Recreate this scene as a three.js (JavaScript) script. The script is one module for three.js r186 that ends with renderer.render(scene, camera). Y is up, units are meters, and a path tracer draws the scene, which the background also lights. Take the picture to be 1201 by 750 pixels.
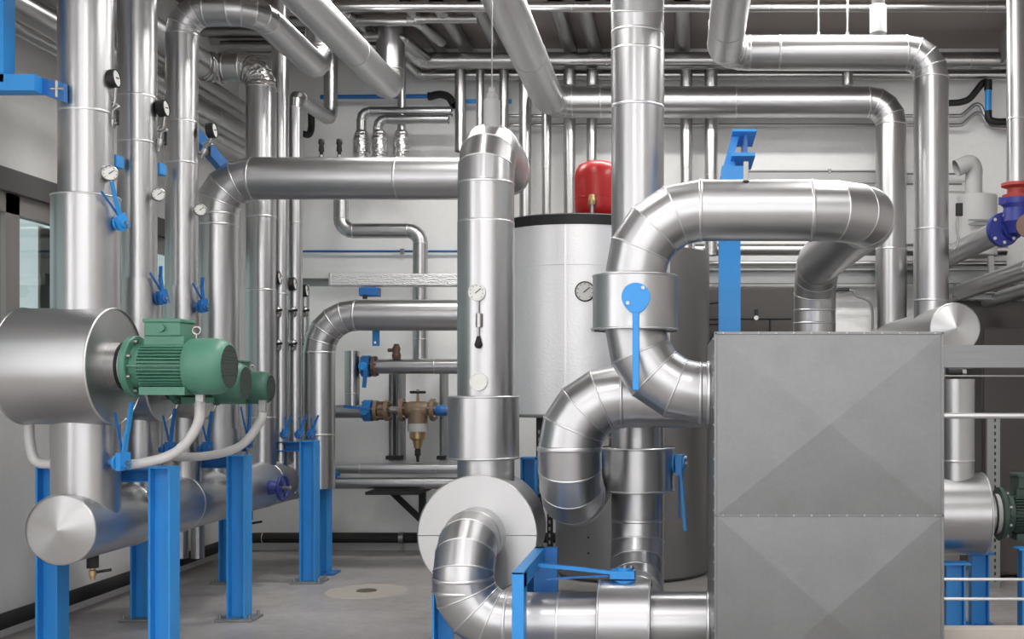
import * as THREE from 'three';
import { mergeGeometries } from 'three/addons/utils/BufferGeometryUtils.js';
import { RoundedBoxGeometry } from 'three/addons/geometries/RoundedBoxGeometry.js';
import { RectAreaLightUniformsLib } from 'three/addons/lights/RectAreaLightUniformsLib.js';

// ------------------------------------------------------------------ camera, sky, light, exposure
const scene = new THREE.Scene();
const renderer = new THREE.WebGLRenderer({ antialias: true });
renderer.toneMapping = THREE.LinearToneMapping;
renderer.toneMappingExposure = 2.08;
renderer.shadowMap.enabled = true;
RectAreaLightUniformsLib.init();
const FOCAL = 1300, EYE = 1.5;                       // focal length in picture pixels, eye height in metres
const camera = new THREE.PerspectiveCamera(2 * Math.atan(456 / FOCAL) * 180 / Math.PI, 1594 / 912, 0.1, 100);
camera.setViewOffset(1594, 912, 0, 0, 1201, 750);    // shifted lens: the view axis meets the picture right of and below its middle
camera.position.set(0, EYE, 0);
camera.lookAt(0, EYE, -10);
scene.background = new THREE.Color().setRGB(0.99, 0.985, 1.0);   // overcast sky
scene.backgroundIntensity = 1.6;
const LAMP_POWER = 17, BACK_LAMP_POWER = 17;                               // ceiling luminaires
const CEIL = 4.66, BACK = 10.3, LEFT = -4.1, RIGHT = 5.2, REAR = -4.5;   // room: ceiling height, back wall depth, side walls, wall behind the camera

// ------------------------------------------------------------------ small helpers
const V = (x, y, d) => new THREE.Vector3(x, y, -d);  // d is the distance into the room
const at = (px, py, d) => V((px - 797) * d / FOCAL, EYE - (py - 456) * d / FOCAL, d);
const XX = (px, d) => (px - 797) * d / FOCAL, YY = (py, d) => EYE - (py - 456) * d / FOCAL;
const UPV = new THREE.Vector3(0, 1, 0);
let seed = 7;
const rnd = () => { seed = (seed * 1664525 + 1013904223) >>> 0; return seed / 4294967296; };
const used = {};
function numbered(n) { const k = used[n] = (used[n] ?? -1) + 1; return k ? n + '_' + String(k).padStart(3, '0') : n; }
function shadow(m) { m.castShadow = true; m.receiveShadow = true; return m; }
function thing(name, label, category, pos, group) {
  const o = new THREE.Group(); o.name = numbered(name); scene.add(o);
  if (pos) o.position.copy(pos);
  o.userData = { label, category };
  if (group) o.userData.group = group;
  return o;
}
function sub(name, parent) { const g = new THREE.Group(); g.name = name; parent.add(g); return g; }
function part(name, geo, mat, parent, kind) {          // local coordinates
  const m = shadow(new THREE.Mesh(Array.isArray(geo) ? merge(geo) : geo, mat)); m.name = name; parent.add(m);
  if (kind) m.userData.kind = kind;
  return m;
}
function wpart(name, geo, mat, parent, kind) {         // geometry given in world coordinates
  const g = Array.isArray(geo) ? merge(geo) : geo; let o = parent; const p = new THREE.Vector3();
  while (o && o !== scene) { p.add(o.position); o = o.parent; }
  g.translate(-p.x, -p.y, -p.z); return part(name, g, mat, parent, kind);
}
function struct(name, geo, mat) { const m = part(name, geo, mat, scene); m.userData = { kind: 'structure', label: name.replace(/_/g, ' ') }; return m; }
function merge(list) {
  return mergeGeometries(list.map((g) => { const n = g.index ? g.toNonIndexed() : g; for (const k of Object.keys(n.attributes)) if (!['position', 'normal', 'uv'].includes(k)) n.deleteAttribute(k); return n; }));
}
function box(x0, x1, y0, y1, d0, d1) {                 // axis box in room metres, uv in metres
  const g = new THREE.BoxGeometry(Math.abs(x1 - x0), Math.abs(y1 - y0), Math.abs(d1 - d0)); metricUV(g);
  g.translate((x0 + x1) / 2, (y0 + y1) / 2, -(d0 + d1) / 2); return g;
}
function rbox(x0, x1, y0, y1, d0, d1, r = 0.005) {
  const g = new RoundedBoxGeometry(Math.abs(x1 - x0), Math.abs(y1 - y0), Math.abs(d1 - d0), 2, r);
  g.translate((x0 + x1) / 2, (y0 + y1) / 2, -(d0 + d1) / 2); return g;
}
function metricUV(g) {
  const p = g.attributes.position, n = g.attributes.normal, u = g.attributes.uv;
  for (let i = 0; i < p.count; i++) {
    const ax = Math.abs(n.getX(i)), ay = Math.abs(n.getY(i));
    if (ax > 0.7) u.setXY(i, p.getZ(i), p.getY(i)); else if (ay > 0.7) u.setXY(i, p.getX(i), p.getZ(i)); else u.setXY(i, p.getX(i), p.getY(i));
  }
  return g;
}
// surface of revolution about the axis o + t*dir; every profile piece keeps its own crisp normal unless smooth
function revolve(profile, o, dir, seg = 36, smooth = false) {
  const d = dir.clone().normalize(), ref = Math.abs(d.y) > 0.9 ? new THREE.Vector3(0, 0, 1) : UPV, u = ref.clone().cross(d).normalize(), w = d.clone().cross(u);
  const pos = [], nor = [], uv = [], idx = []; let len = 0;
  const norms = [];
  for (let k = 0; k < profile.length - 1; k++) { const dr = profile[k + 1][0] - profile[k][0], dt = profile[k + 1][1] - profile[k][1], l = Math.hypot(dr, dt) || 1; norms.push([dt / l, -dr / l, l]); }
  for (let k = 0; k < profile.length - 1; k++) {
    for (let e = 0; e < 2; e++) {
      const [r, t] = profile[k + e]; let n = norms[k];
      if (smooth) { const q = norms[e ? k + 1 : k - 1]; if (q) { const a = n[0] + q[0], b = n[1] + q[1], l = Math.hypot(a, b) || 1; n = [a / l, b / l]; } }
      for (let s = 0; s <= seg; s++) {
        const A = s / seg * 2 * Math.PI, c = Math.cos(A), z = Math.sin(A);
        pos.push(o.x + d.x * t + (u.x * c + w.x * z) * r, o.y + d.y * t + (u.y * c + w.y * z) * r, o.z + d.z * t + (u.z * c + w.z * z) * r);
        nor.push((u.x * c + w.x * z) * n[0] + d.x * n[1], (u.y * c + w.y * z) * n[0] + d.y * n[1], (u.z * c + w.z * z) * n[0] + d.z * n[1]);
        uv.push(A * Math.max(r, 0.02), len + e * norms[k][2]);
      }
    }
    const b = k * 2 * (seg + 1);
    for (let s = 0; s < seg; s++) { const i = b + s, j = i + seg + 1; idx.push(i, i + 1, j, i + 1, j + 1, j); }
    len += norms[k][2];
  }
  const g = new THREE.BufferGeometry();
  g.setAttribute('position', new THREE.Float32BufferAttribute(pos, 3)); g.setAttribute('normal', new THREE.Float32BufferAttribute(nor, 3)); g.setAttribute('uv', new THREE.Float32BufferAttribute(uv, 2)); g.setIndex(idx);
  return g;
}
const cyl = (a, b, r, seg = 24) => { const l = a.distanceTo(b); return revolve([[0, 0], [r, 0], [r, l], [0, l]], a, b.clone().sub(a), seg); };
const tubeOnly = (a, b, r, seg = 48) => revolve([[r, 0], [r, a.distanceTo(b)]], a, b.clone().sub(a), seg);
const bead = (c, dir, r, h = 0.004, wd = 0.011, seg = 40) => revolve([[r - 0.002, -wd], [r + h * 0.7, -wd * 0.6], [r + h, 0], [r + h * 0.7, wd * 0.6], [r - 0.002, wd]], c, dir, seg, true);
function bentTube(points, r, seg = 14, tension = 0.5) { return new THREE.TubeGeometry(new THREE.CatmullRomCurve3(points, false, 'catmullrom', tension), points.length * 8, r, seg); }
function bar(a, b, w, t, side) {                        // straight flat bar from a to b; width w along side
  const d = b.clone().sub(a), l = d.length(); d.normalize(); const s = side.clone().addScaledVector(d, -side.dot(d)).normalize(), n = d.clone().cross(s);
  const g = new THREE.BoxGeometry(w, l, t); g.applyMatrix4(new THREE.Matrix4().makeBasis(s, d, s.clone().cross(d))); g.translate((a.x + b.x) / 2, (a.y + b.y) / 2, (a.z + b.z) / 2); return g;
}

// ------------------------------------------------------------------ textures: tiling value noise
function noiseGrid(n, s) { let q = s; const a = new Float32Array(n * n); for (let i = 0; i < a.length; i++) { q = (q * 1664525 + 1013904223) >>> 0; a[i] = q / 4294967296; } return a; }
function noiseTex(N, layers, toRGB, srgb) {             // layers: [cellsX, cellsY, weight]
  const acc = new Float32Array(N * N); let k = 11;
  for (const [cx, cy, wt] of layers) {
    const m = Math.max(cx, cy), g = noiseGrid(m, k += 97);
    for (let y = 0; y < N; y++) for (let x = 0; x < N; x++) {
      const fx = x / N * cx, fy = y / N * cy, ix = Math.floor(fx), iy = Math.floor(fy), tx = fx - ix, ty = fy - iy, sx = tx * tx * (3 - 2 * tx), sy = ty * ty * (3 - 2 * ty);
      const a = g[(iy % cy) * m + ix % cx], b = g[(iy % cy) * m + (ix + 1) % cx], c = g[((iy + 1) % cy) * m + ix % cx], e = g[((iy + 1) % cy) * m + (ix + 1) % cx];
      acc[y * N + x] += wt * ((a + (b - a) * sx) * (1 - sy) + (c + (e - c) * sx) * sy - 0.5);
    }
  }
  const data = new Uint8Array(N * N * 4);
  for (let i = 0; i < acc.length; i++) { const c = toRGB(acc[i]); data[i * 4] = c[0]; data[i * 4 + 1] = c[1]; data[i * 4 + 2] = c[2]; data[i * 4 + 3] = 255; }
  const t = new THREE.DataTexture(data, N, N); t.wrapS = t.wrapT = THREE.RepeatWrapping; t.magFilter = THREE.LinearFilter; t.minFilter = THREE.LinearMipmapLinearFilter; t.generateMipmaps = true;
  if (srgb) t.colorSpace = THREE.SRGBColorSpace; t.needsUpdate = true; return t;
}
const cl = (v) => Math.max(0, Math.min(255, v)), grey = (m, a) => (v) => { const c = cl(m + a * v); return [c, c, c]; };
const rep = (t, u, v) => { const c = t.clone(); c.repeat.set(u, v); c.needsUpdate = true; return c; };
const dentTex = noiseTex(256, [[3, 2, 1], [7, 4, 0.35]], grey(128, 120));
const streakTex = noiseTex(256, [[4, 3, 0.6], [120, 6, 0.35], [30, 30, 0.3]], grey(212, 34));
const foilTex = noiseTex(256, [[9, 30, 1], [23, 60, 0.8], [60, 60, 0.4]], grey(128, 150));
const stuccoTex = noiseTex(256, [[40, 40, 1], [90, 90, 0.6]], grey(128, 130));
const concreteTex = noiseTex(512, [[3, 3, 0.5], [9, 11, 0.5], [40, 40, 0.35], [170, 170, 0.3]], (v) => { const c = cl(164 + 34 * v); return [c, c * 0.975, c * 0.965]; }, true);
const plasterTex = noiseTex(256, [[5, 5, 0.4], [60, 60, 0.3], [128, 128, 0.4]], (v) => { const c = cl(238 + 8 * v); return [c, c, c * 0.995]; }, true);
const plasterBump = noiseTex(256, [[80, 80, 1]], grey(128, 100));
const galvTex = noiseTex(512, [[6, 6, 0.5], [22, 26, 0.25], [60, 64, 0.3]], (v) => { const c = cl(122 + 10 * v); return [c, c * 1.01, c * 1.01]; }, true);

// ------------------------------------------------------------------ materials
const std = (o) => new THREE.MeshStandardMaterial(o), rgb = (r, g, b) => new THREE.Color().setRGB(r, g, b);
const M = {
  alu: new THREE.MeshPhysicalMaterial({ color: rgb(0.49, 0.49, 0.495), metalness: 1, roughness: 0.42, anisotropy: 0.55, anisotropyRotation: Math.PI / 2, roughnessMap: rep(streakTex, 1.1, 0.7), bumpMap: rep(dentTex, 1.2, 0.9), bumpScale: 0.0008 }),
  aluThin: new THREE.MeshPhysicalMaterial({ color: rgb(0.50, 0.495, 0.49), metalness: 1, roughness: 0.38, anisotropy: 0.5, anisotropyRotation: Math.PI / 2, roughnessMap: rep(streakTex, 2, 1), bumpMap: rep(dentTex, 3, 2), bumpScale: 0.0003 }),
  foil: std({ color: rgb(0.66, 0.65, 0.64), metalness: 1, roughness: 0.34, bumpMap: rep(foilTex, 1.5, 1.5), bumpScale: 0.012 }),
  foilBright: std({ color: rgb(0.72, 0.72, 0.72), metalness: 0.55, roughness: 0.42, bumpMap: rep(foilTex, 3, 0.4), bumpScale: 0.006 }),
  cap: new THREE.MeshPhysicalMaterial({ color: rgb(0.54, 0.54, 0.54), metalness: 1, roughness: 0.40, anisotropy: 0.75, anisotropyRotation: Math.PI / 2 }),
  bead: std({ color: rgb(0.62, 0.62, 0.62), metalness: 1, roughness: 0.36 }),
  galv: std({ color: 0xffffff, map: rep(galvTex, 1.4, 1.4), metalness: 0.85, roughness: 0.47, roughnessMap: rep(streakTex, 1, 1) }),
  strut: std({ color: rgb(0.30, 0.31, 0.31), metalness: 0.7, roughness: 0.5 }),
  tank: std({ color: rgb(0.86, 0.86, 0.86), metalness: 0.6, roughness: 0.46, bumpMap: rep(stuccoTex, 2.2, 2.2), bumpScale: 0.0012 }),
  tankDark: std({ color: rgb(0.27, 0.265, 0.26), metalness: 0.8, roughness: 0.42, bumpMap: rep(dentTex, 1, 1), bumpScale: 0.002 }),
  blue: std({ color: 0x2f8fd8, roughness: 0.42 }),
  blueDark: std({ color: 0x2368ad, roughness: 0.4 }),
  navy: std({ color: 0x232c78, roughness: 0.4 }),
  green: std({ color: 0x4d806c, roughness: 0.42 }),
  grille: std({ color: 0x55605a, roughness: 0.5, metalness: 0.3 }),
  greenDark: std({ color: 0x2c4238, roughness: 0.5 }),
  black: std({ color: 0x17171a, roughness: 0.55 }),
  rubber: std({ color: 0x262423, roughness: 0.8 }),
  brass: std({ color: rgb(0.50, 0.36, 0.20), metalness: 0.85, roughness: 0.4 }),
  bronze: std({ color: 0x84705d, metalness: 0.25, roughness: 0.5 }),
  copperPaint: std({ color: 0x6f564a, roughness: 0.5, metalness: 0.3 }),
  red: std({ color: 0xb01d1a, roughness: 0.33 }),
  redFlange: std({ color: 0xa03a33, roughness: 0.5 }),
  dial: std({ color: 0xdcdcd8, roughness: 0.35 }),
  steel: std({ color: rgb(0.42, 0.41, 0.40), metalness: 1, roughness: 0.36 }),
  white: std({ color: 0xb4b4b3, roughness: 0.5 }),
  tube: std({ color: 0xc9c8c6, roughness: 0.42, metalness: 0.1 }),
  wall: std({ color: 0xffffff, map: rep(plasterTex, 0.5, 0.5), roughness: 0.9, bumpMap: rep(plasterBump, 2, 2), bumpScale: 0.0008 }),
  wallGrey: std({ color: 0xf6f4f2, map: rep(plasterTex, 0.5, 0.5), roughness: 0.9 }),
  wallLeft: std({ color: 0xf2f0ee, map: rep(plasterTex, 0.5, 0.5), roughness: 0.9 }),
  floor: std({ color: 0xffffff, map: rep(concreteTex, 0.45, 0.45), roughness: 0.55, roughnessMap: rep(streakTex, 0.3, 0.3) }),
  patch: std({ color: 0xb0a9a1, roughness: 0.8 }),
  drain: std({ color: 0x6f665e, roughness: 0.6, metalness: 0.5 }),
  deck: std({ color: 0x9f9691, roughness: 0.6, metalness: 0.2 }),
  beam: std({ color: 0x9a9896, roughness: 0.7 }),
  frame: std({ color: 0x8b8784, roughness: 0.5 }),
  lintel: std({ color: 0x5d5a59, roughness: 0.6 }),
  cabinet: std({ color: 0x464240, roughness: 0.6 }),
  shutter: std({ color: 0x8d7f74, roughness: 0.8 }),
  glass: new THREE.MeshPhysicalMaterial({ color: rgb(0.37, 0.42, 0.415), roughness: 0.02, transmission: 1, thickness: 0, ior: 1.5 }),
  glassClear: new THREE.MeshPhysicalMaterial({ color: rgb(0.97, 0.97, 0.97), roughness: 0.02, transmission: 1, thickness: 0, ior: 1.5 }),
  lampGlow: std({ color: 0xffffff, emissive: rgb(1, 0.98, 0.95), emissiveIntensity: 2 }),
};

// ------------------------------------------------------------------ the room
{
  const T = 0.25;
  struct('floor', box(LEFT - T, RIGHT + T, -0.2, 0, REAR - T, BACK + T), M.floor);
  // ceiling deck with long rooflights over the front part of the hall
  const lights = [[-3.2, -2.0], [-0.5, 0.7], [2.2, 3.4]], s0 = REAR + 0.6, s1 = 4.4, slab = [box(LEFT - T, RIGHT + T, CEIL, CEIL + 0.3, s1, BACK + T), box(LEFT - T, RIGHT + T, CEIL, CEIL + 0.3, REAR - T, s0)];
  let q0 = LEFT - T; for (const [a, b] of [...lights, [RIGHT + T, 0]]) { slab.push(box(q0, a, CEIL, CEIL + 0.3, s0, s1)); q0 = b; }
  const c = struct('ceiling', merge(slab), M.deck);
  lights.forEach(([a, b], k) => {
    const g = new THREE.Group(); g.name = 'window_' + (20 + k); scene.add(g); g.userData = { kind: 'structure', label: 'long glazed rooflight in the ceiling deck' };
    const fr = []; for (let d = s0; d <= s1 + 0.01; d += (s1 - s0) / 8) fr.push(box(a, b, CEIL + 0.2, CEIL + 0.26, d - 0.03, d + 0.03));
    part('window_frame', [...fr, box(a, a + 0.05, CEIL + 0.2, CEIL + 0.26, s0, s1), box(b - 0.05, b, CEIL + 0.2, CEIL + 0.26, s0, s1)], M.frame, g);
    part('pane', box(a + 0.05, b - 0.05, CEIL + 0.225, CEIL + 0.23, s0, s1), M.glassClear, g);
  });
  struct('wall_back', box(LEFT - T, RIGHT + T, 0, CEIL + 0.05, BACK, BACK + T), M.wall);
  struct('wall_right', box(RIGHT, RIGHT + T, 0, CEIL + 0.05, REAR, BACK), M.wallGrey);
  // left wall with a long strip of windows
  const y0 = 1.45, y1 = 2.84, a0 = 4.61, a1 = 10.21, t0 = 0.8, t1 = 4.3, bays = [[-4.0, -1.45], [-1.2, 1.35], [1.6, 4.15]];
  const near = []; { let p = REAR; for (const [a, b] of bays) { near.push(box(LEFT - T, LEFT, t0, t1, p, a)); p = b; } near.push(box(LEFT - T, LEFT, t0, t1, p, a0)); }
  struct('wall_left', merge([...near, box(LEFT - T, LEFT, 0, t0, REAR, a0), box(LEFT - T, LEFT, t1, CEIL + 0.05, REAR, a0), box(LEFT - T, LEFT, 0, y0, a0, BACK), box(LEFT - T, LEFT, y1, CEIL + 0.05, a0, BACK), box(LEFT - T, LEFT, y0, y1, a1, BACK)]), M.wallLeft);
  const li = struct('trim_1', box(LEFT - 0.06, LEFT + 0.03, 2.70, 2.84, a0, a1), M.lintel); li.userData.label = 'dark lintel strip over the windows';
  let n = 1;
  for (let d = a0; d < a1 - 0.2; d += 1.12, n++) {
    const e = d + 1.12, g = new THREE.Group(); g.name = 'window_' + n; scene.add(g); g.userData = { kind: 'structure', label: 'grey framed window pane in the left wall' };
    const q = 0.07, X0 = LEFT - 0.09, X1 = LEFT - 0.02;
    part('window_frame', [box(X0, X1, y0, 2.70, d, d + q), box(X0, X1, y0, 2.70, e - q, e), box(X0, X1, 2.58, 2.70, d, e), box(X0, X1, y0, y0 + 0.1, d, e)], M.frame, g);
    part('pane', box(LEFT - 0.06, LEFT - 0.055, y0 + 0.1, 2.58, d + q, e - q), M.glass, g);
  }
  for (const [a, b] of bays) {                          // tall clear windows in the left wall beside the viewer
    const g = new THREE.Group(); g.name = 'window_' + n++; scene.add(g); g.userData = { kind: 'structure', label: 'tall clear window in the left wall beside the viewer' };
    const q = 0.07, X0 = LEFT - 0.15, X1 = LEFT - 0.08, m = (a + b) / 2;
    part('window_frame', [box(X0, X1, t0, t1, a, a + q), box(X0, X1, t0, t1, b - q, b), box(X0, X1, t0, t1, m - q / 2, m + q / 2), box(X0, X1, t0, t0 + q, a, b), box(X0, X1, t1 - q, t1, a, b)], M.frame, g);
    part('pane', box(LEFT - 0.115, LEFT - 0.11, t0 + q, t1 - q, a + q, b - q), M.glassClear, g);
  }
  const sh = thing('window_blind', 'tan fabric blind drawn beside the left window frame', 'blind', V(LEFT - 0.16, 1.45, 7.35));
  wpart('blind', box(LEFT - 0.165, LEFT - 0.15, 1.46, 2.58, 7.37, 7.55), M.shutter, sh);
  // wall behind the camera: big glazed openings
  const W0 = 0.3, W1 = 4.4, cols = [[-3.9, -1.15], [-0.95, 1.95], [2.15, 5.0]];
  const solids = [box(LEFT, RIGHT, 0, W0, REAR - T, REAR), box(LEFT, RIGHT, W1, CEIL + 0.05, REAR - T, REAR)];
  let px = LEFT; for (const [a, b] of cols) { solids.push(box(px, a, W0, W1, REAR - T, REAR)); px = b; } solids.push(box(px, RIGHT, W0, W1, REAR - T, REAR));
  struct('wall_front', merge(solids), M.wall);
  for (const [a, b] of cols) {
    const g = new THREE.Group(); g.name = 'window_' + n++; scene.add(g); g.userData = { kind: 'structure', label: 'tall window behind the viewer' };
    const q = 0.08, m = (a + b) / 2, D0 = REAR - 0.15, D1 = REAR - 0.08;
    part('window_frame', [box(a, a + q, W0, W1, D0, D1), box(b - q, b, W0, W1, D0, D1), box(m - q / 2, m + q / 2, W0, W1, D0, D1), box(a, b, W0, W0 + q, D0, D1), box(a, b, W1 - q, W1, D0, D1)], M.frame, g);
    part('pane', box(a + q, m - q / 2, W0 + q, W1 - q, REAR - 0.12, REAR - 0.115), M.glassClear, g);
    part('pane', box(m + q / 2, b - q, W0 + q, W1 - q, REAR - 0.12, REAR - 0.115), M.glassClear, g);
  }
  struct('baseboard_back', box(LEFT + 0.02, RIGHT, 0, 0.085, BACK - 0.02, BACK), M.white);
  struct('baseboard_left', box(LEFT, LEFT + 0.02, 0, 0.085, 4, BACK), M.wallLeft);
  const tb = struct('trim_2', box(2.85, 3.25, CEIL - 0.28, CEIL, REAR, 9.9), M.beam); tb.userData.label = 'grey concrete beam running along under the ceiling';
  // ceiling luminaires
  const spots = []; for (const x of [-1.25, 1.45]) for (const d of [-2, 2.2, 6.2]) spots.push([x, d, LAMP_POWER]);
  for (const x of [-1.9, -0.3, 1.3]) spots.push([x, 8.2, BACK_LAMP_POWER]);
  for (const [x, d, power] of spots) {
    const back = d > 8, l = thing('ceiling_lamp', 'long white luminaire mounted on the ceiling deck', 'lamp', V(x, CEIL - 0.06, d), 'ceiling luminaires');
    if (back) { l.rotation.y = Math.PI / 2; l.userData.label = 'long white luminaire mounted crosswise near the back wall'; l.userData.group = 'back row luminaires'; }
    part('lamp_housing', rboxLocal(0.34, 0.1, 1.36), M.white, l);
    const gl = part('lamp_diffuser', new THREE.BoxGeometry(0.3, 0.01, 1.3).translate(0, -0.055, 0), M.lampGlow, l);
    const r = new THREE.RectAreaLight(new THREE.Color(1, 0.985, 0.96), power, back ? 1.3 : 0.3, back ? 0.3 : 1.3); r.position.set(x, CEIL - 0.06 - 0.064, -d); r.rotation.x = -Math.PI / 2; r.name = 'ceiling_lamp_glow'; scene.add(r);
  }
}
function rboxLocal(w, h, t, r = 0.01) { return new RoundedBoxGeometry(w, h, t, 2, r); }

// ------------------------------------------------------------------ insulated pipe runs
function pipe(name, label, pts, r, o = {}) {
  const P = pts.map((p) => p.isVector3 ? p : V(...p)), mat = o.mat || M.alu, seg = o.seg || (r > 0.1 ? 56 : r > 0.05 ? 32 : 20), R = o.R || 1.75 * r, n = o.n || 4;
  let base = P[0]; for (const p of P) if (p.y < base.y) base = p;
  const g = thing(name, label, o.cat || 'pipe', base.clone(), o.group);
  const cuts = (o.cuts || []).map((c) => c.isVector3 ? c : V(...c));
  const straight = (a, b, first, last) => {
    const dir = b.clone().sub(a), L = dir.length(); if (L < 0.004) return; dir.normalize();
    let ts = [];
    for (const c of cuts) { const q = c.clone().sub(a), t = q.dot(dir); if (t > 0.03 && t < L - 0.03 && q.addScaledVector(dir, -t).length() < 0.03) ts.push(t); }
    if (o.every && L > o.every * 1.3) { const k = Math.round(L / o.every); for (let i = 1; i < k; i++) ts.push(L * (i + (rnd() - 0.5) * 0.25) / k); }
    ts.sort((x, y) => x - y); ts = [0, ...ts, L];
    for (let i = 0; i < ts.length - 1; i++) {
      const s = a.clone().addScaledVector(dir, ts[i]), e = a.clone().addScaledVector(dir, ts[i + 1]);
      const m = wpart('jacket_section', tubeOnly(s, e, r + (i % 2) * 0.0015, seg), mat, g);
      if ((i > 0 || !first) && r > 0.03) wpart('seam_band', bead(s, dir, r, o.bead ?? 0.003, Math.min(0.011, r * 0.1), seg), M.bead, m);
      if (i === ts.length - 2 && !last && r > 0.03) wpart('seam_band', bead(e, dir, r, o.bead ?? 0.003, Math.min(0.011, r * 0.1), seg), M.bead, m);
    }
  };
  let cur = P[0];
  for (let i = 1; i < P.length; i++) {
    if (i === P.length - 1) { straight(cur, P[i], i === 1, true); break; }
    const d0 = P[i].clone().sub(P[i - 1]).normalize(), d1 = P[i + 1].clone().sub(P[i]).normalize(), ang = d0.angleTo(d1);
    const t = R * Math.tan(ang / 2), s = P[i].clone().addScaledVector(d0, -t), e = P[i].clone().addScaledVector(d1, t);
    straight(cur, s, i === 1, false);
    elbow(g, s, d0, d1, R, ang, r, Math.max(2, Math.round(n * ang / (Math.PI / 2))), seg, o.elbowMat || mat, o.foldy);
    cur = e;
  }
  return g;
}
function elbow(g, s, d0, d1, R, ang, r, n, seg, mat, foldy) {
  const w = d0.clone().cross(d1).normalize(), u0 = w.clone().cross(d0).negate().normalize();   // u0 points from the bend centre to the pipe axis
  const C = s.clone().addScaledVector(u0, -R), e = sub('elbow', g), half = ang / n / 2;
  for (let k = 0; k < n; k++) {
    const pos = [], nor = [], uv = [], idx = [], tm = (k + 0.5) * ang / n, um = u0.clone().applyAxisAngle(w, tm), grow = foldy ? 1 + (k % 2 ? 0.05 : -0.01) : 1;
    for (let q = 0; q < 2; q++) {
      const th = (k + q) * ang / n, u = u0.clone().applyAxisAngle(w, th), c = C.clone().addScaledVector(u, R), sc = (k + q === 0 || k + q === n) ? 1 : 1 / Math.cos(half);
      for (let i = 0; i <= seg; i++) {
        const A = i / seg * 2 * Math.PI, x = Math.cos(A), y = Math.sin(A), rr = r * grow;
        const p = c.clone().addScaledVector(u, x * rr * sc).addScaledVector(w, y * rr); pos.push(p.x, p.y, p.z);
        const nn = um.clone().multiplyScalar(x).addScaledVector(w, y); nor.push(nn.x, nn.y, nn.z); uv.push(A * r, th * R);
      }
    }
    for (let i = 0; i < seg; i++) { const a = i, b = i + seg + 1; idx.push(a, b, a + 1, a + 1, b, b + 1); }
    const geo = new THREE.BufferGeometry();
    geo.setAttribute('position', new THREE.Float32BufferAttribute(pos, 3)); geo.setAttribute('normal', new THREE.Float32BufferAttribute(nor, 3)); geo.setAttribute('uv', new THREE.Float32BufferAttribute(uv, 2)); geo.setIndex(idx);
    fixWinding(geo);
    const parts = [geo];
    wpart('elbow_segment', geo, mat, e);
    if (k > 0 && r > 0.07 && !foldy) {                    // raised crimp between two gores
      const th = k * ang / n, u = u0.clone().applyAxisAngle(w, th), c = C.clone().addScaledVector(u, R), ax = u.clone().cross(w).negate();
      const b = bead(c, ax, r * 1.004, 0.0018, 0.006, seg); wpart('crimp', stretch(b, c, u, 1 / Math.cos(half)), M.bead, e);
    }
  }
}
function stretch(g, c, u, k) { const p = g.attributes.position, v = new THREE.Vector3(); for (let i = 0; i < p.count; i++) { v.fromBufferAttribute(p, i).sub(c); v.addScaledVector(u, v.dot(u) * (k - 1)).add(c); p.setXYZ(i, v.x, v.y, v.z); } return g; }
function fixWinding(g) {
  const p = g.attributes.position, n = g.attributes.normal, ix = g.index.array, a = new THREE.Vector3(), b = new THREE.Vector3(), c = new THREE.Vector3(), m = new THREE.Vector3();
  a.fromBufferAttribute(p, ix[0]); b.fromBufferAttribute(p, ix[1]).sub(a); c.fromBufferAttribute(p, ix[2]).sub(a); m.fromBufferAttribute(n, ix[0]);
  if (b.cross(c).dot(m) < 0) for (let i = 0; i < ix.length; i += 3) { const t = ix[i]; ix[i] = ix[i + 1]; ix[i + 1] = t; }
}
function sleeve(g, c, dir, len, r, rin, name = 'valve_jacket') {   // wide jacket round a valve, flat ends, raised rims
  const d = dir.clone().normalize(), o = c.clone().addScaledVector(d, -len / 2);
  const m = wpart(name, revolve([[rin, 0], [r, 0], [r, len], [rin, len]], o, d, 56), M.alu, g);
  for (const t of [0, len]) wpart('seam_band', bead(o.clone().addScaledVector(d, t), d, r, 0.004, 0.007, 56), M.bead, m);
  return m;
}
function endCap(g, c, dir, r, h = 0.03, name = 'end_cap') { const m = wpart(name, revolve([[r + 0.003, -0.012], [r + 0.003, 0], [r - 0.006, 0.002], [0, h]], c, dir, 56), M.cap, g); wpart('seam_band', bead(c, dir, r + 0.002, 0.003, 0.008, 56), M.bead, m); return m; }

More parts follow.
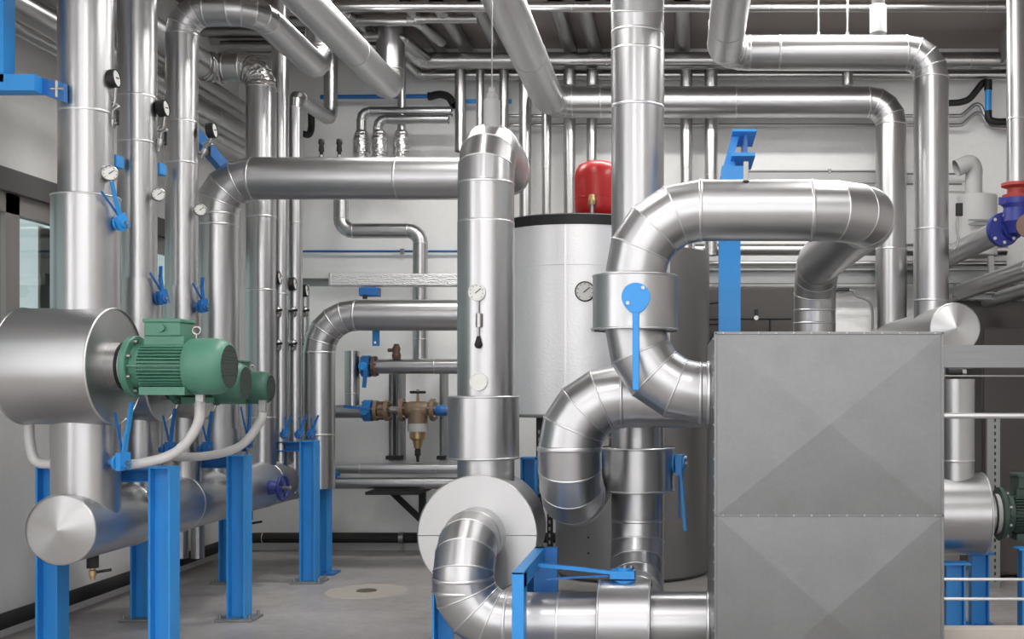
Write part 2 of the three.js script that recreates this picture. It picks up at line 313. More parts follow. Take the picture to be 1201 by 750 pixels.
// ------------------------------------------------------------------ fittings
// dial gauge: local +Z is the direction the dial faces
function aim(g, dir) { g.quaternion.setFromUnitVectors(new THREE.Vector3(0, 0, 1), dir.clone().normalize()); }
function gauge(label, pos, r, face, o = {}) {
  const g = thing(o.name || 'pressure_gauge', label, 'gauge', pos, o.group); aim(g, face);
  const Z = new THREE.Vector3(0, 0, 1), O = new THREE.Vector3(0, 0, 0), dp = o.depth || r * 0.7;
  part('case', revolve([[0, -dp], [r, -dp], [r, 0.002], [r * 0.9, 0.004], [r * 0.88, -0.002]], O, Z, 28), o.case || M.black, g);
  const dl = part('dial', revolve([[r * 0.89, -0.001], [0, -0.001]].reverse().map((q) => q).reverse(), O, Z, 28), M.dial, g);
  if (!o.blank) {
    part('needle', bar(new THREE.Vector3(-r * 0.15, -r * 0.12, 0.002), new THREE.Vector3(r * 0.5, r * 0.42, 0.002), r * 0.09, 0.002, new THREE.Vector3(1, -1, 0)), M.black, g);
    const ticks = []; for (let k = 0; k < 9; k++) { const a = (-0.75 + k * 1.5 / 8 + 0.5) * Math.PI; ticks.push(bar(new THREE.Vector3(Math.cos(a) * r * 0.68, Math.sin(a) * r * 0.68, 0.001), new THREE.Vector3(Math.cos(a) * r * 0.82, Math.sin(a) * r * 0.82, 0.001), r * 0.06, 0.001, new THREE.Vector3(-Math.sin(a), Math.cos(a), 0))); }
    part('scale_marks', ticks, M.black, g, 'stuff');
  }
  if (o.back) part('stem', cyl(new THREE.Vector3(0, 0, -dp - o.back), new THREE.Vector3(0, 0, -dp + 0.002), r * 0.22, 12), M.steel, g);
  return g;
}
// gauge on a standing stem with a siphon loop and small cock
function stemGauge(label, top, r, face, foot, o = {}) {
  const g = thing('pressure_gauge', label, 'gauge', foot.clone(), o.group);
  const q = sub('gauge_head', g); q.position.copy(top).sub(foot); aim(q, face);
  const Z = new THREE.Vector3(0, 0, 1), O = new THREE.Vector3();
  part('case', revolve([[0, -r * 0.9], [r * 0.95, -r * 0.9], [r, 0], [r * 0.88, 0.004], [r * 0.86, -0.002]], O, Z, 24), M.black, q);
  part('dial', revolve([[r * 0.87, -0.001], [0, -0.001]], O, Z, 24), M.dial, q);
  part('needle', bar(new THREE.Vector3(-r * 0.2, 0, 0.001), new THREE.Vector3(r * 0.5, r * 0.2, 0.001), r * 0.12, 0.002, new THREE.Vector3(0, 1, 0)), M.black, q);
  const u = top.clone().sub(foot), L = u.length(), at1 = (t, x = 0) => u.clone().multiplyScalar(t).add(new THREE.Vector3(x, 0, 0));
  part('stem', bentTube([at1(0), at1(0.2), at1(0.42, 0.0), at1(0.5, 0.025), at1(0.58, -0.012), at1(0.5, -0.03), at1(0.52, 0.0), at1(0.75), at1(1 - r * 0.9 / L)], r * 0.16, 8), M.steel, g);
  const ax = u.clone().normalize();
  part('cock_body', [revolve([[0, 0], [r * 0.36, 0], [r * 0.42, r * 0.3], [r * 0.36, r * 0.9], [r * 0.2, r], [0, r]], at1(0.12), ax, 12), cyl(at1(0.2).add(new THREE.Vector3(-r * 0.6, 0, 0)), at1(0.2).add(new THREE.Vector3(r * 0.6, 0, 0)), r * 0.18, 10)], M.steel, g);
  part('cock_handle', [rboxLocal(r * 0.3, r * 1.6, r * 0.2, r * 0.05).translate(at1(0.3).x + r * 0.55, at1(0.3).y, at1(0.3).z)], M.black, g);
  return g;
}
// valve lever: stem leaves along `out`, the long lever points along `along`
function lever(label, pos, out, along, o = {}) {
  const g = thing(o.name || 'valve_lever', label, 'valve', pos, o.group), s = o.s || 1, mat = o.mat || M.blue;
  const O = new THREE.Vector3(), u = out.clone().normalize(), a = along.clone().addScaledVector(u, -along.dot(u)).normalize(), sd = u.clone().cross(a), p = (x, y, z = 0) => new THREE.Vector3().addScaledVector(u, x * s).addScaledVector(a, y * s).addScaledVector(sd, z * s), len = o.len || 0.3;
  part('stem', cyl(p(-0.06, 0), p(0.02, 0), 0.02 * s, 16), o.stemMat || M.blueDark, g);
  part('stem_flange', cyl(p(-0.012, 0), p(0.004, 0), 0.045 * s, 20), mat, g);
  part('lever_head', [bar(p(0.026, -0.04), p(0.026, 0.055), 0.07 * s, 0.03 * s, sd), cyl(p(0.01, 0), p(0.05, 0), 0.03 * s, 16)], mat, g);
  const grip = o.kick ?? 0.04;
  part('lever_arm', [bar(p(0.03, 0.04), p(0.03 + grip * 0.4, 0.16), 0.026 * s, 0.012 * s, sd), bar(p(0.03 + grip * 0.4, 0.15), p(0.03 + grip, 0.16 + len), 0.02 * s, 0.014 * s, sd)], mat, g);
  part('latch_trigger', [bar(p(0.02, 0.05, 0.0), p(0.0 + grip * 0.4, 0.14 + len * 0.8, 0.05), 0.012 * s, 0.008 * s, sd)], o.trig || M.blueDark, g);
  part('bolt', [cyl(p(0.045, -0.025), p(0.058, -0.025), 0.009 * s, 6), cyl(p(0.045, 0), p(0.06, 0), 0.012 * s, 6)], M.steel, g);
  return g;
}

// ------------------------------------------------------------------ left: header, risers, pumps, frames
let columnPipe;
const RX = -3.17;                                       // the risers stand in one row over the header
{
  const hy = 0.775, hr = 0.178;
  const g = thing('header_pipe', 'thick silver header pipe with round end cap, carried between blue posts', 'pipe', V(RX, hy - hr, 5.68));
  const cuts = [5.68, 6.35, 7.0, 7.75, 8.4, 9.05];
  for (let i = 0; i < cuts.length - 1; i++) { const m = wpart('jacket_section', tubeOnly(V(RX, hy, cuts[i]), V(RX, hy, cuts[i + 1]), hr, 64), M.alu, g); if (i) wpart('seam_band', bead(V(RX, hy, cuts[i]), new THREE.Vector3(0, 0, 1), hr, 0.004, 0.01, 64), M.bead, m); }
  endCap(g, V(RX, hy, 5.68), new THREE.Vector3(0, 0, 1), hr, 0.035);
  endCap(g, V(RX, hy, 9.05), new THREE.Vector3(0, 0, -1), hr, 0.03);

  // riser 1: plain, straight to the ceiling
  const r1 = pipe('riser_pipe', 'widest silver riser, rising straight from the header beside its end cap', [[RX, hy + 0.12, 5.92], [RX, CEIL - 0.004, 5.92]], 0.134, { cuts: [[RX, YY(133, 5.92), 5.92]], bead: 0.002 });
  wpart('lower_jacket', revolve([[0.16, 0], [0.168, 0.0], [0.168, YY(232, 5.92) - hy - 0.02], [0.13, YY(232, 5.92) - hy - 0.02]], V(RX, hy + 0.02, 5.92), UPV, 56), M.alu, r1);
  wpart('seam_band', bead(V(RX, YY(232, 5.92), 5.92), UPV, 0.168, 0.003, 0.006, 56), M.bead, r1);
  // riser 2
  const r2 = pipe('riser_pipe', 'second silver riser from the header end, straight up to the ceiling', [[RX, hy + 0.12, 6.48], [RX, CEIL - 0.004, 6.48]], 0.107, { cuts: [[RX, YY(115, 6.48), 6.48], [RX, YY(168, 6.48), 6.48]], bead: 0.002 });
  wpart('lower_jacket', revolve([[0.10, 0], [0.134, 0], [0.134, YY(328, 6.48) - hy - 0.02], [0.10, YY(328, 6.48) - hy - 0.02]], V(RX, hy + 0.02, 6.48), UPV, 48), M.alu, r2);
  // riser 3: up, right, then back along the room
  const d3 = 7.06, y3 = YY(12, d3);
  const r3 = pipe('riser_pipe', 'silver riser that bends right under the ceiling and runs to the back', [[RX, hy + 0.12, d3], [RX, y3, d3], [-2.70, y3, d3], [-2.70, y3 - 0.02, 8.3], [-2.70, CEIL - 0.004, 8.3]], 0.098, { R: 0.16, n: 4, cuts: [[RX, YY(144, d3), d3], [RX, YY(192, d3), d3]], bead: 0.002 });
  wpart('lower_jacket', revolve([[0.09, 0], [0.118, 0], [0.118, YY(337, d3) - hy - 0.02], [0.09, YY(337, d3) - hy - 0.02]], V(RX, hy + 0.02, d3), UPV, 48), M.alu, r3);
  // riser 4 and the long horizontal pipe to the middle column
  const d4 = 7.59, y4 = YY(209.5, d4), cX = XX(570, 6.5);
  const r4 = pipe('riser_pipe', 'big silver pipe bending from a riser to run level across the room to the column', [[RX, hy + 0.12, d4], [RX, y4, d4], [cX, y4, d4], [cX, y4, 7.05]], 0.144, { R: 0.25, n: 4, cuts: [[XX(467, d4), y4, d4], [RX, YY(265, d4), d4]], bead: 0.003 });
  columnPipe = pipe('column_pipe', 'wide silver column pipe rounding over at its top, with a valve sleeve low down', [[cX, y4, 7.1], [cX, y4, 6.5], [cX, 0.9, 6.5]], 0.164, { R: 0.24, n: 4, cuts: [[cX, YY(262, 6.5), 6.5], [cX, YY(213, 6.5), 6.5]], bead: 0.002 });
  wpart('lower_jacket', revolve([[0.1, 0], [0.158, 0], [0.158, YY(503, d4) - hy - 0.02], [0.1, YY(503, d4) - hy - 0.02]], V(RX, hy + 0.02, d4), UPV, 48), M.alu, r4);
  // riser 5 with crumpled foil elbow
  const d5 = 8.4, y5 = YY(80, d5);
  pipe('riser_pipe', 'silver riser topped by a crumpled foil elbow turning to the left wall', [[RX, hy + 0.12, d5], [RX, y5, d5], [RX - 0.42, y5, d5], [RX - 0.42, y5, 6.15], [RX - 0.42, CEIL - 0.01, 6.15]], 0.108, { R: 0.15, n: 9, foldy: true, elbowMat: M.foil, cuts: [[RX, YY(106, d5), d5], [RX, YY(255, d5), d5], [RX, YY(490, d5), d5]], every: 1.3 });
  // risers 6 and 7: thin
  pipe('thin_riser_pipe', 'thin silver riser right beside the foil elbow riser', [[XX(329, 8.6), hy - 0.1, 8.6], [XX(329, 8.6), CEIL - 0.004, 8.6]], 0.062, { cuts: [[XX(329, 8.6), YY(345, 8.6), 8.6]] });
  pipe('thin_riser_pipe', 'thin silver riser whose top bends toward the back wall', [[XX(346, 8.75), hy - 0.1, 8.75], [XX(346, 8.75), YY(112, 8.75), 8.75], [XX(346, 8.75) + 0.03, YY(112, 8.75), 9.55], [XX(346, 8.75) + 0.03, CEIL - 0.004, 9.55]], 0.058, { R: 0.1, n: 3, cuts: [[XX(346, 8.75), YY(262, 8.75), 8.75]] });
  pipe('thin_riser_pipe', 'narrow silver riser standing last in the riser row', [[XX(357, 9.1), hy - 0.1, 9.1], [XX(357, 9.1), 2.35, 9.1]], 0.04, {});
  pipe('corner_downpipe', 'pale downpipe standing in the far left corner', [[-4.045, 0.17, 10.22], [-4.045, 3.2, 10.22]], 0.045, { mat: M.tube });

  // pipes along the left wall under the ceiling
  for (const [x, py, r, lab] of [[-3.78, 3.685, 0.092, 'thick silver pipe running along the left wall behind the risers'], [-3.62, 3.47, 0.035, 'thin silver pipe along the left wall below the thick one'], [-3.96, 4.02, 0.08, 'topmost silver pipe along the left wall just under the ceiling']])
    pipe('wall_pipe', lab, [[x, py, 4.3], [x, py, BACK - 0.02]], r, { every: 1.4, mat: M.aluThin });

  // blue portal frames
  const frame = (lab, d, x0, x1, h) => {
    const g = thing('portal_support', lab, 'support', V((x0 + x1) / 2, 0, d)), q = 0.06, t = 0.012;
    for (const x of [x0, x1]) {
      const p = wpart('post', [box(x - q, x - q + t, 0.015, h, d - q, d + q), box(x + q - t, x + q, 0.015, h, d - q, d + q), box(x - q + t, x + q - t, 0.015, h, d - 0.006, d + 0.006)], M.blue, g);
      wpart('base_plate', rbox(x - 0.12, x + 0.12, 0, 0.016, d - 0.1, d + 0.1, 0.003), M.strut, p);
      for (const [bx, bd] of [[-0.095, -0.075], [0.095, -0.075], [-0.095, 0.075], [0.095, 0.075]]) wpart('anchor_bolt', cyl(V(x + bx, 0.015, d + bd), V(x + bx, 0.045, d + bd), 0.011, 6), M.steel, p);
    }
    wpart('cross_beam', [box(x0 + q, x1 - q, h - 0.075, h - 0.067, d - q + 0.005, d + q - 0.005), box(x0 + q, x1 - q, h - 0.008, h, d - q + 0.005, d + q - 0.005), box(x0 + q, x1 - q, h - 0.067, h - 0.008, d - 0.005, d + 0.005)], M.blueDark, g);
    for (const x of [x0, x1]) wpart('cap_plate', box(x - q, x + q, h, h + 0.008, d - q, d + q), M.blue, g);
    return g;
  };
  frame('blue steel portal frame nearest the header end cap', 6.15, -3.48, -2.86, 1.06);
  frame('second blue steel portal frame along the header from its end cap', 7.2, -3.48, -2.86, 1.06);
  frame('third blue steel portal frame along the header from its end cap', 8.57, -3.48, -2.86, 1.09);
  const pf = thing('support_post', 'single blue steel post behind the third portal frame', 'post', V(-2.89, 0, 8.97));
  wpart('post', [box(-2.95, -2.938, 0.015, 1.09, 8.91, 9.03), box(-2.842, -2.83, 0.015, 1.09, 8.91, 9.03), box(-2.938, -2.842, 0.015, 1.09, 8.964, 8.976)], M.blue, pf);
  wpart('base_plate', rbox(-3.01, -2.77, 0, 0.016, 8.87, 9.07, 0.003), M.blueDark, pf);

  // pumps on the risers
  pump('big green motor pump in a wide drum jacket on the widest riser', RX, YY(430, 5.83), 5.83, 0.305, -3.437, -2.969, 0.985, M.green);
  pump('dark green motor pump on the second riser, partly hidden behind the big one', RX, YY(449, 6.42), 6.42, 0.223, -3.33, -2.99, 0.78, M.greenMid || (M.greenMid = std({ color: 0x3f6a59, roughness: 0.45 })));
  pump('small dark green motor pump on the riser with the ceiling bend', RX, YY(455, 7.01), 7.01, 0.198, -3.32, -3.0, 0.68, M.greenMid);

  // bent tube cradles under the pumps
  const cradle = (lab, d, y0, yTop, xl, xr, ytl) => {
    const g = thing('pump_cradle', lab, 'bracket', V(RX, y0, d), 'bent tube cradles under the pumps');
    const z = d;
    wpart('cradle_tube', bentTube([V(xl - 0.005, ytl, z), V(xl, y0 + 0.12, z), V(xl + 0.03, y0 + 0.02, z), V(xl + 0.12, y0, z), V(RX, y0, z), V(xr - 0.36, y0, z), V(xr - 0.14, y0 + 0.06, z), V(xr - 0.02, y0 + 0.2, z), V(xr, yTop, z)], 0.026, 16), M.tube, g);
    wpart('foot_tab', [box(xr - 0.02, xr + 0.02, yTop - 0.02, yTop + 0.07, z - 0.012, z + 0.012)], M.steel, g);
    return g;
  };
  cradle('light grey bent tube cradle under the big green pump', 5.92, 1.095, 1.43, -3.47, -2.56, 1.32);
  cradle('light grey bent tube cradle under the second green pump', 6.7, 1.09, 1.36, -3.36, -2.52, 1.3);

  // drain cocks under the header
  for (const [d, lab] of [[5.95, 'small brass drain cock under the header near its end cap'], [8.1, 'small drain cock under the far half of the header']]) {
    const g = thing('drain_cock', lab, 'valve', V(RX + 0.02, hy - hr - 0.12, d));
    wpart('stub', cyl(V(RX + 0.02, hy - hr - 0.06, d), V(RX + 0.02, hy - hr + 0.02, d), 0.03, 14), M.rubber, g);
    wpart('body', revolve([[0, 0], [0.012, 0], [0.014, 0.02], [0.02, 0.022], [0.02, 0.05], [0.013, 0.055], [0.013, 0.07], [0, 0.07]], V(RX + 0.02, hy - hr - 0.125, d), UPV, 14), M.brass, g);
    wpart('handle', bar(V(RX + 0.03, hy - hr - 0.085, d), V(RX + 0.12, hy - hr - 0.07, d), 0.016, 0.006, UPV), M.black, g);
  }
  // small black thermometers hanging at the header top
  for (const [d, lab] of [[6.3, 'small black valve knob between riser and front blue post'], [7.4, 'small black valve knob near the second portal frame']]) {
    const g = thing('vent_valve', lab, 'valve', V(RX + 0.16, hy + 0.1, d));
    wpart('stem', cyl(V(RX + 0.17, hy + 0.06, d), V(RX + 0.17, hy + 0.27, d), 0.01, 10), M.steel, g);
    wpart('knob', revolve([[0, -0.03], [0.018, -0.025], [0.024, 0], [0.018, 0.03], [0.008, 0.05], [0, 0.05]], V(RX + 0.17, hy + 0.13, d), UPV, 14, true), M.black, g);
  }
  // wheel valve at the far end of the header
  const hw = thing('handwheel_valve', 'dark blue handwheel valve at the far end of the header', 'valve', V(RX + 0.15, hy, 8.1));
  const ax = new THREE.Vector3(1, 0, 0.1).normalize(), hc = V(RX + 0.15, hy, 8.1);
  wpart('stem', cyl(hc, hc.clone().addScaledVector(ax, 0.19), 0.014, 12), M.steel, hw);
  wpart('bonnet', revolve([[0, 0], [0.06, 0], [0.05, 0.05], [0.03, 0.1], [0, 0.1]], hc, ax, 18), M.navy, hw);
  wpart('handwheel', orient(new THREE.TorusGeometry(0.085, 0.012, 8, 28), hc.clone().addScaledVector(ax, 0.125), ax), M.navy, hw);
  wpart('spoke', [0, 1, 2].map((k) => orient(new THREE.BoxGeometry(0.17, 0.014, 0.01).rotateZ(k * Math.PI / 3), hc.clone().addScaledVector(ax, 0.125), ax)), M.navy, hw);

  // black pipe along the foot of the left and back wall with clamps
  pipe('floor_pipe', 'black pipe clamped low along the left and back walls', [[-3.98, 0.13, 4.4], [-3.98, 0.13, 10.17], [0.6, 0.13, 10.17]], 0.047, { mat: M.rubber, R: 0.16, n: 5 });
  for (const [x, d, k] of [[-3.98, 6.95, 0], [-3.98, 8.6, 0], [-3.3, 10.17, 1], [-2.55, 10.17, 1]]) {
    const g = thing('pipe_clamp', 'galvanised clamp holding the black floor pipe', 'clamp', V(x, 0, d), 'clamps on the black floor pipe');
    wpart('band', revolve([[0.046, -0.02], [0.054, -0.02], [0.054, 0.02], [0.046, 0.02]], V(x, 0.13, d), k ? new THREE.Vector3(1, 0, 0) : new THREE.Vector3(0, 0, 1), 20), M.steel, g);
    wpart('foot_rod', cyl(V(x, 0, d), V(x, 0.075, d), 0.009, 8), M.steel, g);
    wpart('foot_plate', rbox(x - 0.03, x + 0.03, 0, 0.006, d - 0.03, d + 0.03, 0.002), M.steel, g);
  }
  // silver stubs behind the header
  for (const [px, lab] of [[213, 'short silver stub pipe on the left wall below the header, left one'], [232, 'short silver stub pipe on the left wall below the header, right one']]) {
    const d = 8.7, x = XX(px, d); pipe('stub_pipe', lab.replace(', left one', ' beside the second portal frame').replace(', right one', ' beside the drain riser'), [[x, YY(655, d), d], [x, YY(560, d), d]], 0.05, {});
  }
}
function orient(g, c, dir) { g.applyQuaternion(new THREE.Quaternion().setFromUnitVectors(new THREE.Vector3(0, 0, 1), dir.clone().normalize())); g.translate(c.x, c.y, c.z); return g; }

function pump(label, x, y, d, R, xl, xr, s, mat) {
  const g = thing('circulation_pump', label, 'pump', V(x, y - R, d)), E = new THREE.Vector3(1, 0, 0), A = (t) => V(xr + t * s, y, d);
  const h = wpart('drum_jacket', revolve([[0.04, 0], [R - 0.004, 0], [R, 0.006], [R, xr - xl - 0.004], [R - 0.004, xr - xl], [0.1 * s, xr - xl]], V(xl, y, d), E, 72), M.alu, g);
  for (const t of [0, xr - xl]) wpart('seam_band', bead(V(xl + t, y, d), E, R, 0.004, 0.007, 72), M.bead, h);
  wpart('pump_neck', revolve([[0.128, -0.01], [0.128, 0.065], [0.10, 0.065]].map(([a, b]) => [a * s, b * s]), A(0), E, 40), M.steel, g);
  wpart('gasket', revolve([[0.12, 0.055], [0.132, 0.055], [0.132, 0.068], [0.12, 0.068]].map(([a, b]) => [a * s, b * s]), A(0), E, 40), M.black, g);
  const ln = wpart('lantern', revolve([[0.122, 0.066], [0.122, 0.1], [0.1, 0.1]].map(([a, b]) => [a * s, b * s]), A(0), E, 40), M.white, g);
  const fl = wpart('motor_flange', revolve([[0.1, 0.095], [0.162, 0.095], [0.164, 0.098], [0.164, 0.12], [0.158, 0.126], [0.12, 0.128], [0.115, 0.165]].map(([a, b]) => [a * s, b * s]), A(0), E, 48), mat, g);
  for (let k = 0; k < 8; k++) { const a = k * Math.PI / 4 + 0.4, c = A(0.12).add(new THREE.Vector3(0, Math.cos(a), Math.sin(a)).multiplyScalar(0.14 * s)); wpart('flange_bolt', cyl(c, c.clone().add(new THREE.Vector3(0.026 * s, 0, 0)), 0.011 * s, 6), M.steel, fl); }
  for (let k = 0; k < 4; k++) { const a = k * Math.PI / 2, u = new THREE.Vector3(0, Math.cos(a), Math.sin(a)); wpart('flange_web', bar(A(0.13).addScaledVector(u, 0.13 * s), A(0.2).addScaledVector(u, 0.11 * s), 0.008 * s, 0.04 * s, u.clone().cross(E)), mat, fl); }
  wpart('motor_body', revolve([[0.116, 0.15], [0.118, 0.17], [0.112, 0.172], [0.112, 0.41], [0.12, 0.412]].map(([a, b]) => [a * s, b * s]), A(0), E, 48), mat, g);
  const fins = [];
  for (let k = 0; k < 44; k++) { const a = k / 44 * 2 * Math.PI; if (Math.abs(Math.sin(a)) > 0 && Math.cos(a) > 0.86) continue; if (Math.cos(a) < -0.82) continue; const u = new THREE.Vector3(0, Math.cos(a), Math.sin(a)), L = 0.138; fins.push(bar(A(0.175).addScaledVector(u, 0.122 * s), A(0.405).addScaledVector(u, 0.122 * s), 0.03 * s, 0.0055 * s, u)); }
  wpart('cooling_fins', fins, mat, g, 'stuff');
  const tb = wpart('terminal_box', [box(xr + 0.19 * s, xr + 0.40 * s, y + 0.105 * s, y + 0.16 * s, d - 0.075 * s, d + 0.075 * s), rbox(xr + 0.195 * s, xr + 0.385 * s, y + 0.158 * s, y + 0.235 * s, d - 0.085 * s, d + 0.085 * s, 0.008 * s)], mat, g);
  wpart('box_lid', rbox(xr + 0.188 * s, xr + 0.392 * s, y + 0.23 * s, y + 0.25 * s, d - 0.092 * s, d + 0.092 * s, 0.006 * s), mat, tb);
  wpart('cable_gland', cyl(V(xr + 0.29 * s, y + 0.2 * s, d - 0.08 * s), V(xr + 0.29 * s, y + 0.2 * s, d - 0.105 * s), 0.02 * s, 12), mat, tb);
  wpart('lifting_eye', [orient(new THREE.TorusGeometry(0.02 * s, 0.006 * s, 8, 20), V(xr + 0.435 * s, y + 0.19 * s, d), new THREE.Vector3(0.4, 0, 1)), cyl(V(xr + 0.435 * s, y + 0.13 * s, d), V(xr + 0.435 * s, y + 0.175 * s, d), 0.008 * s, 8)], M.steel, g);
  wpart('motor_foot', [box(xr + 0.18 * s, xr + 0.42 * s, y - 0.152 * s, y - 0.11 * s, d - 0.11 * s, d + 0.11 * s)], mat, g);
  const cw = wpart('fan_cowl', revolve([[0.12, 0.405], [0.146, 0.41], [0.15, 0.415], [0.152, 0.52], [0.146, 0.57], [0.128, 0.605], [0.115, 0.612]].map(([a, b]) => [a * s, b * s]), A(0), E, 48, true), mat, g);
  wpart('fan_grille_backing', revolve([[0.116, 0.606], [0, 0.606]].map(([a, b]) => [a * s, b * s]), A(0), E, 40), M.greenDark, cw);
  const bars = []; for (let k = -6; k <= 6; k++) { const z = k * 0.0165 * s, hh = Math.sqrt(Math.max(0, (0.112 * s) ** 2 - z * z)); bars.push(box(xr + 0.608 * s, xr + 0.612 * s, y - hh, y + hh, d + z - 0.0035 * s, d + z + 0.0035 * s), box(xr + 0.608 * s, xr + 0.612 * s, y + z - 0.0035 * s, y + z + 0.0035 * s, d - hh, d + hh)); }
  wpart('fan_grille', bars, M.grille, cw, 'stuff');
  return g;
}

// gauges and levers on the risers
{
  const F = new THREE.Vector3(0.55, 0.05, 0.85), Rr = new THREE.Vector3(0.97, 0.1, -0.05);
  stemGauge('black cased gauge high on the widest riser', at(137, 92, 5.92), 0.05, Rr, at(130, 158, 5.95));
  stemGauge('black cased gauge high on the second riser', at(195, 127, 6.5), 0.05, Rr, at(186, 178, 6.5));
  stemGauge('black cased gauge tilted beside the third riser', at(252, 153, 7.1), 0.05, Rr, at(236, 186, 7.1));
  for (const [px, py, d, r, what] of [[129, 203, 5.87, 0.041, 'widest riser'], [186, 228, 6.42, 0.038, 'second riser'], [235, 246, 7.0, 0.038, 'third riser']]) gauge('round white dial thermometer on the side of the ' + what, at(px, py, d), r, F, { name: 'dial_thermometer', case: M.steel, back: 0.03 });
  for (const [px, py, d, what] of [[326, 326, 8.5, 'the first thin riser'], [344, 333, 8.65, 'the thin riser with the bent top'], [358, 341, 8.9, 'the narrow last riser']]) gauge('small dark gauge with pale dial on ' + what, at(px + 2, py, d), 0.05, Rr, { name: 'pressure_gauge', back: 0.04, depth: 0.06 });
  // small cocks on the thin risers
  for (const [px, d] of [[326, 8.52], [344, 8.67], [358, 8.92]]) for (const py of [366, 405]) {
    const c = at(px, py, d), g = thing('ball_cock', 'small steel cock with black handle on a thin riser', 'valve', c.clone(), 'cocks on the thin risers');
    part('body', revolve([[0, -0.04], [0.018, -0.04], [0.026, -0.02], [0.026, 0.02], [0.018, 0.04], [0, 0.04]], new THREE.Vector3(), UPV, 14, true), M.steel, g);
    part('spout', cyl(new THREE.Vector3(0, 0, 0), new THREE.Vector3(0.02, -0.03, 0.05), 0.012, 10), M.steel, g);
    part('handle', bar(new THREE.Vector3(-0.03, 0.0, 0.03), new THREE.Vector3(0.045, 0.012, 0.035), 0.018, 0.01, UPV), M.black, g);
  }
  const out = new THREE.Vector3(1, 0, 0.35);
  lever('blue double lever valve with arms slanting up on the widest riser jacket', at(140, 262, 5.9), out, new THREE.Vector3(-0.55, 0.8, 0.3), { len: 0.11, s: 0.85, kick: 0.05 });
  lever('blue lever valve on the second riser jacket above the motor box', at(188, 350, 6.45), out, new THREE.Vector3(-0.3, 0.9, 0.2), { len: 0.06, s: 0.85, mat: M.blueDark });
  lever('blue lever valve on the third riser jacket right of the motor box', at(236, 360, 7.0), out, new THREE.Vector3(-0.25, 0.9, 0.2), { len: 0.06, s: 0.85, mat: M.blueDark });
  lever('bright blue lever valve under the big pump drum', at(140, 543, 5.85), out, new THREE.Vector3(0.25, 0.9, 0.1), { len: 0.16, s: 1.0, kick: 0.06 });
  lever('blue lever valve under the second pump jacket', at(196, 528, 6.4), out, new THREE.Vector3(0.25, 0.9, 0.1), { len: 0.12, s: 0.85, mat: M.blueDark });
  lever('blue lever valve under the small third pump jacket', at(240, 527, 6.98), out, new THREE.Vector3(0.25, 0.9, 0.1), { len: 0.12, s: 0.85, mat: M.blueDark });
  lever('blue lever valve low on the big bent riser pipe', at(288, 520, 7.6), out, new THREE.Vector3(0.05, 1, 0.1), { len: 0.2, s: 0.85, mat: M.blueDark });
  for (const [px, d, w] of [[333, 8.45, 'left of three above the third blue frame'], [350, 8.5, 'middle of three above the third blue frame'], [364, 8.55, 'right of three above the third blue frame']]) lever('slim dark blue lever valve above the third blue portal frame', at(px, 510, d), new THREE.Vector3(0.7, 0, 0.7), new THREE.Vector3(0.35, 0.9, 0), { len: 0.06, s: 0.7, mat: M.blueDark, stemMat: M.black, group: 'slim levers above the third frame' });
  // blue ceiling hanger with clamp arm on the widest riser
  const d = 5.72, g = thing('pipe_hanger', 'blue steel hanger arm from the ceiling clamping the widest riser', 'bracket', at(4, 99, d));
  wpart('hanger_post', [box(XX(-14, d), XX(11, d), YY(99, d), CEIL, d - 0.05, d + 0.05)], M.blue, g);
  wpart('hanger_arm', [box(XX(-60, d), XX(47, d), YY(109, d), YY(90, d), d - 0.05, d + 0.05)], M.blue, g);
  const s2 = new THREE.Shape(); s2.moveTo(XX(47, d), YY(90, d)); s2.lineTo(XX(72, d), YY(96, d)); s2.lineTo(XX(72, d), YY(118, d)); s2.lineTo(XX(47, d), YY(109, d));
  wpart('clamp_plate', new THREE.ExtrudeGeometry(s2, { depth: 0.04, bevelEnabled: false }).translate(0, 0, -d - 0.06), M.blueDark, g);
  wpart('clamp_bolt', [cyl(at(66, 95, d - 0.04), at(66, 114, d - 0.04), 0.008, 8), cyl(at(60, 104, d - 0.04), at(74, 104, d - 0.04), 0.008, 8)], M.steel, g);
  const gs = new THREE.Shape(); gs.moveTo(XX(-8, d), YY(90, d)); gs.lineTo(XX(11, d), YY(90, d)); gs.lineTo(XX(-8, d), YY(74, d));
  // blue clamps between risers
  for (const [px, py, dd, lab] of [[136, 190, 6.3, 'small blue clamp plate between the first and second riser'], [187, 199, 6.85, 'small blue clamp plate between the second and third riser']]) {
    const c = at(px, py, dd), q = thing('clamp_plate', lab, 'bracket', c.clone());
    part('plate', rboxLocal(0.05, 0.07, 0.09, 0.006), M.blue, q); part('plate_bolt', cyl(new THREE.Vector3(0.0, -0.02, 0.04), new THREE.Vector3(0.0, -0.02, 0.06), 0.008, 6), M.steel, q);
  }
  const bq = thing('wall_brace', 'dark blue diagonal brace from the third riser to the left wall', 'bracket', at(262, 196, 7.9));
  wpart('brace', bar(at(226, 155, 7.4), at(262, 196, 7.9), 0.09, 0.05, UPV), M.blueDark, bq);
}

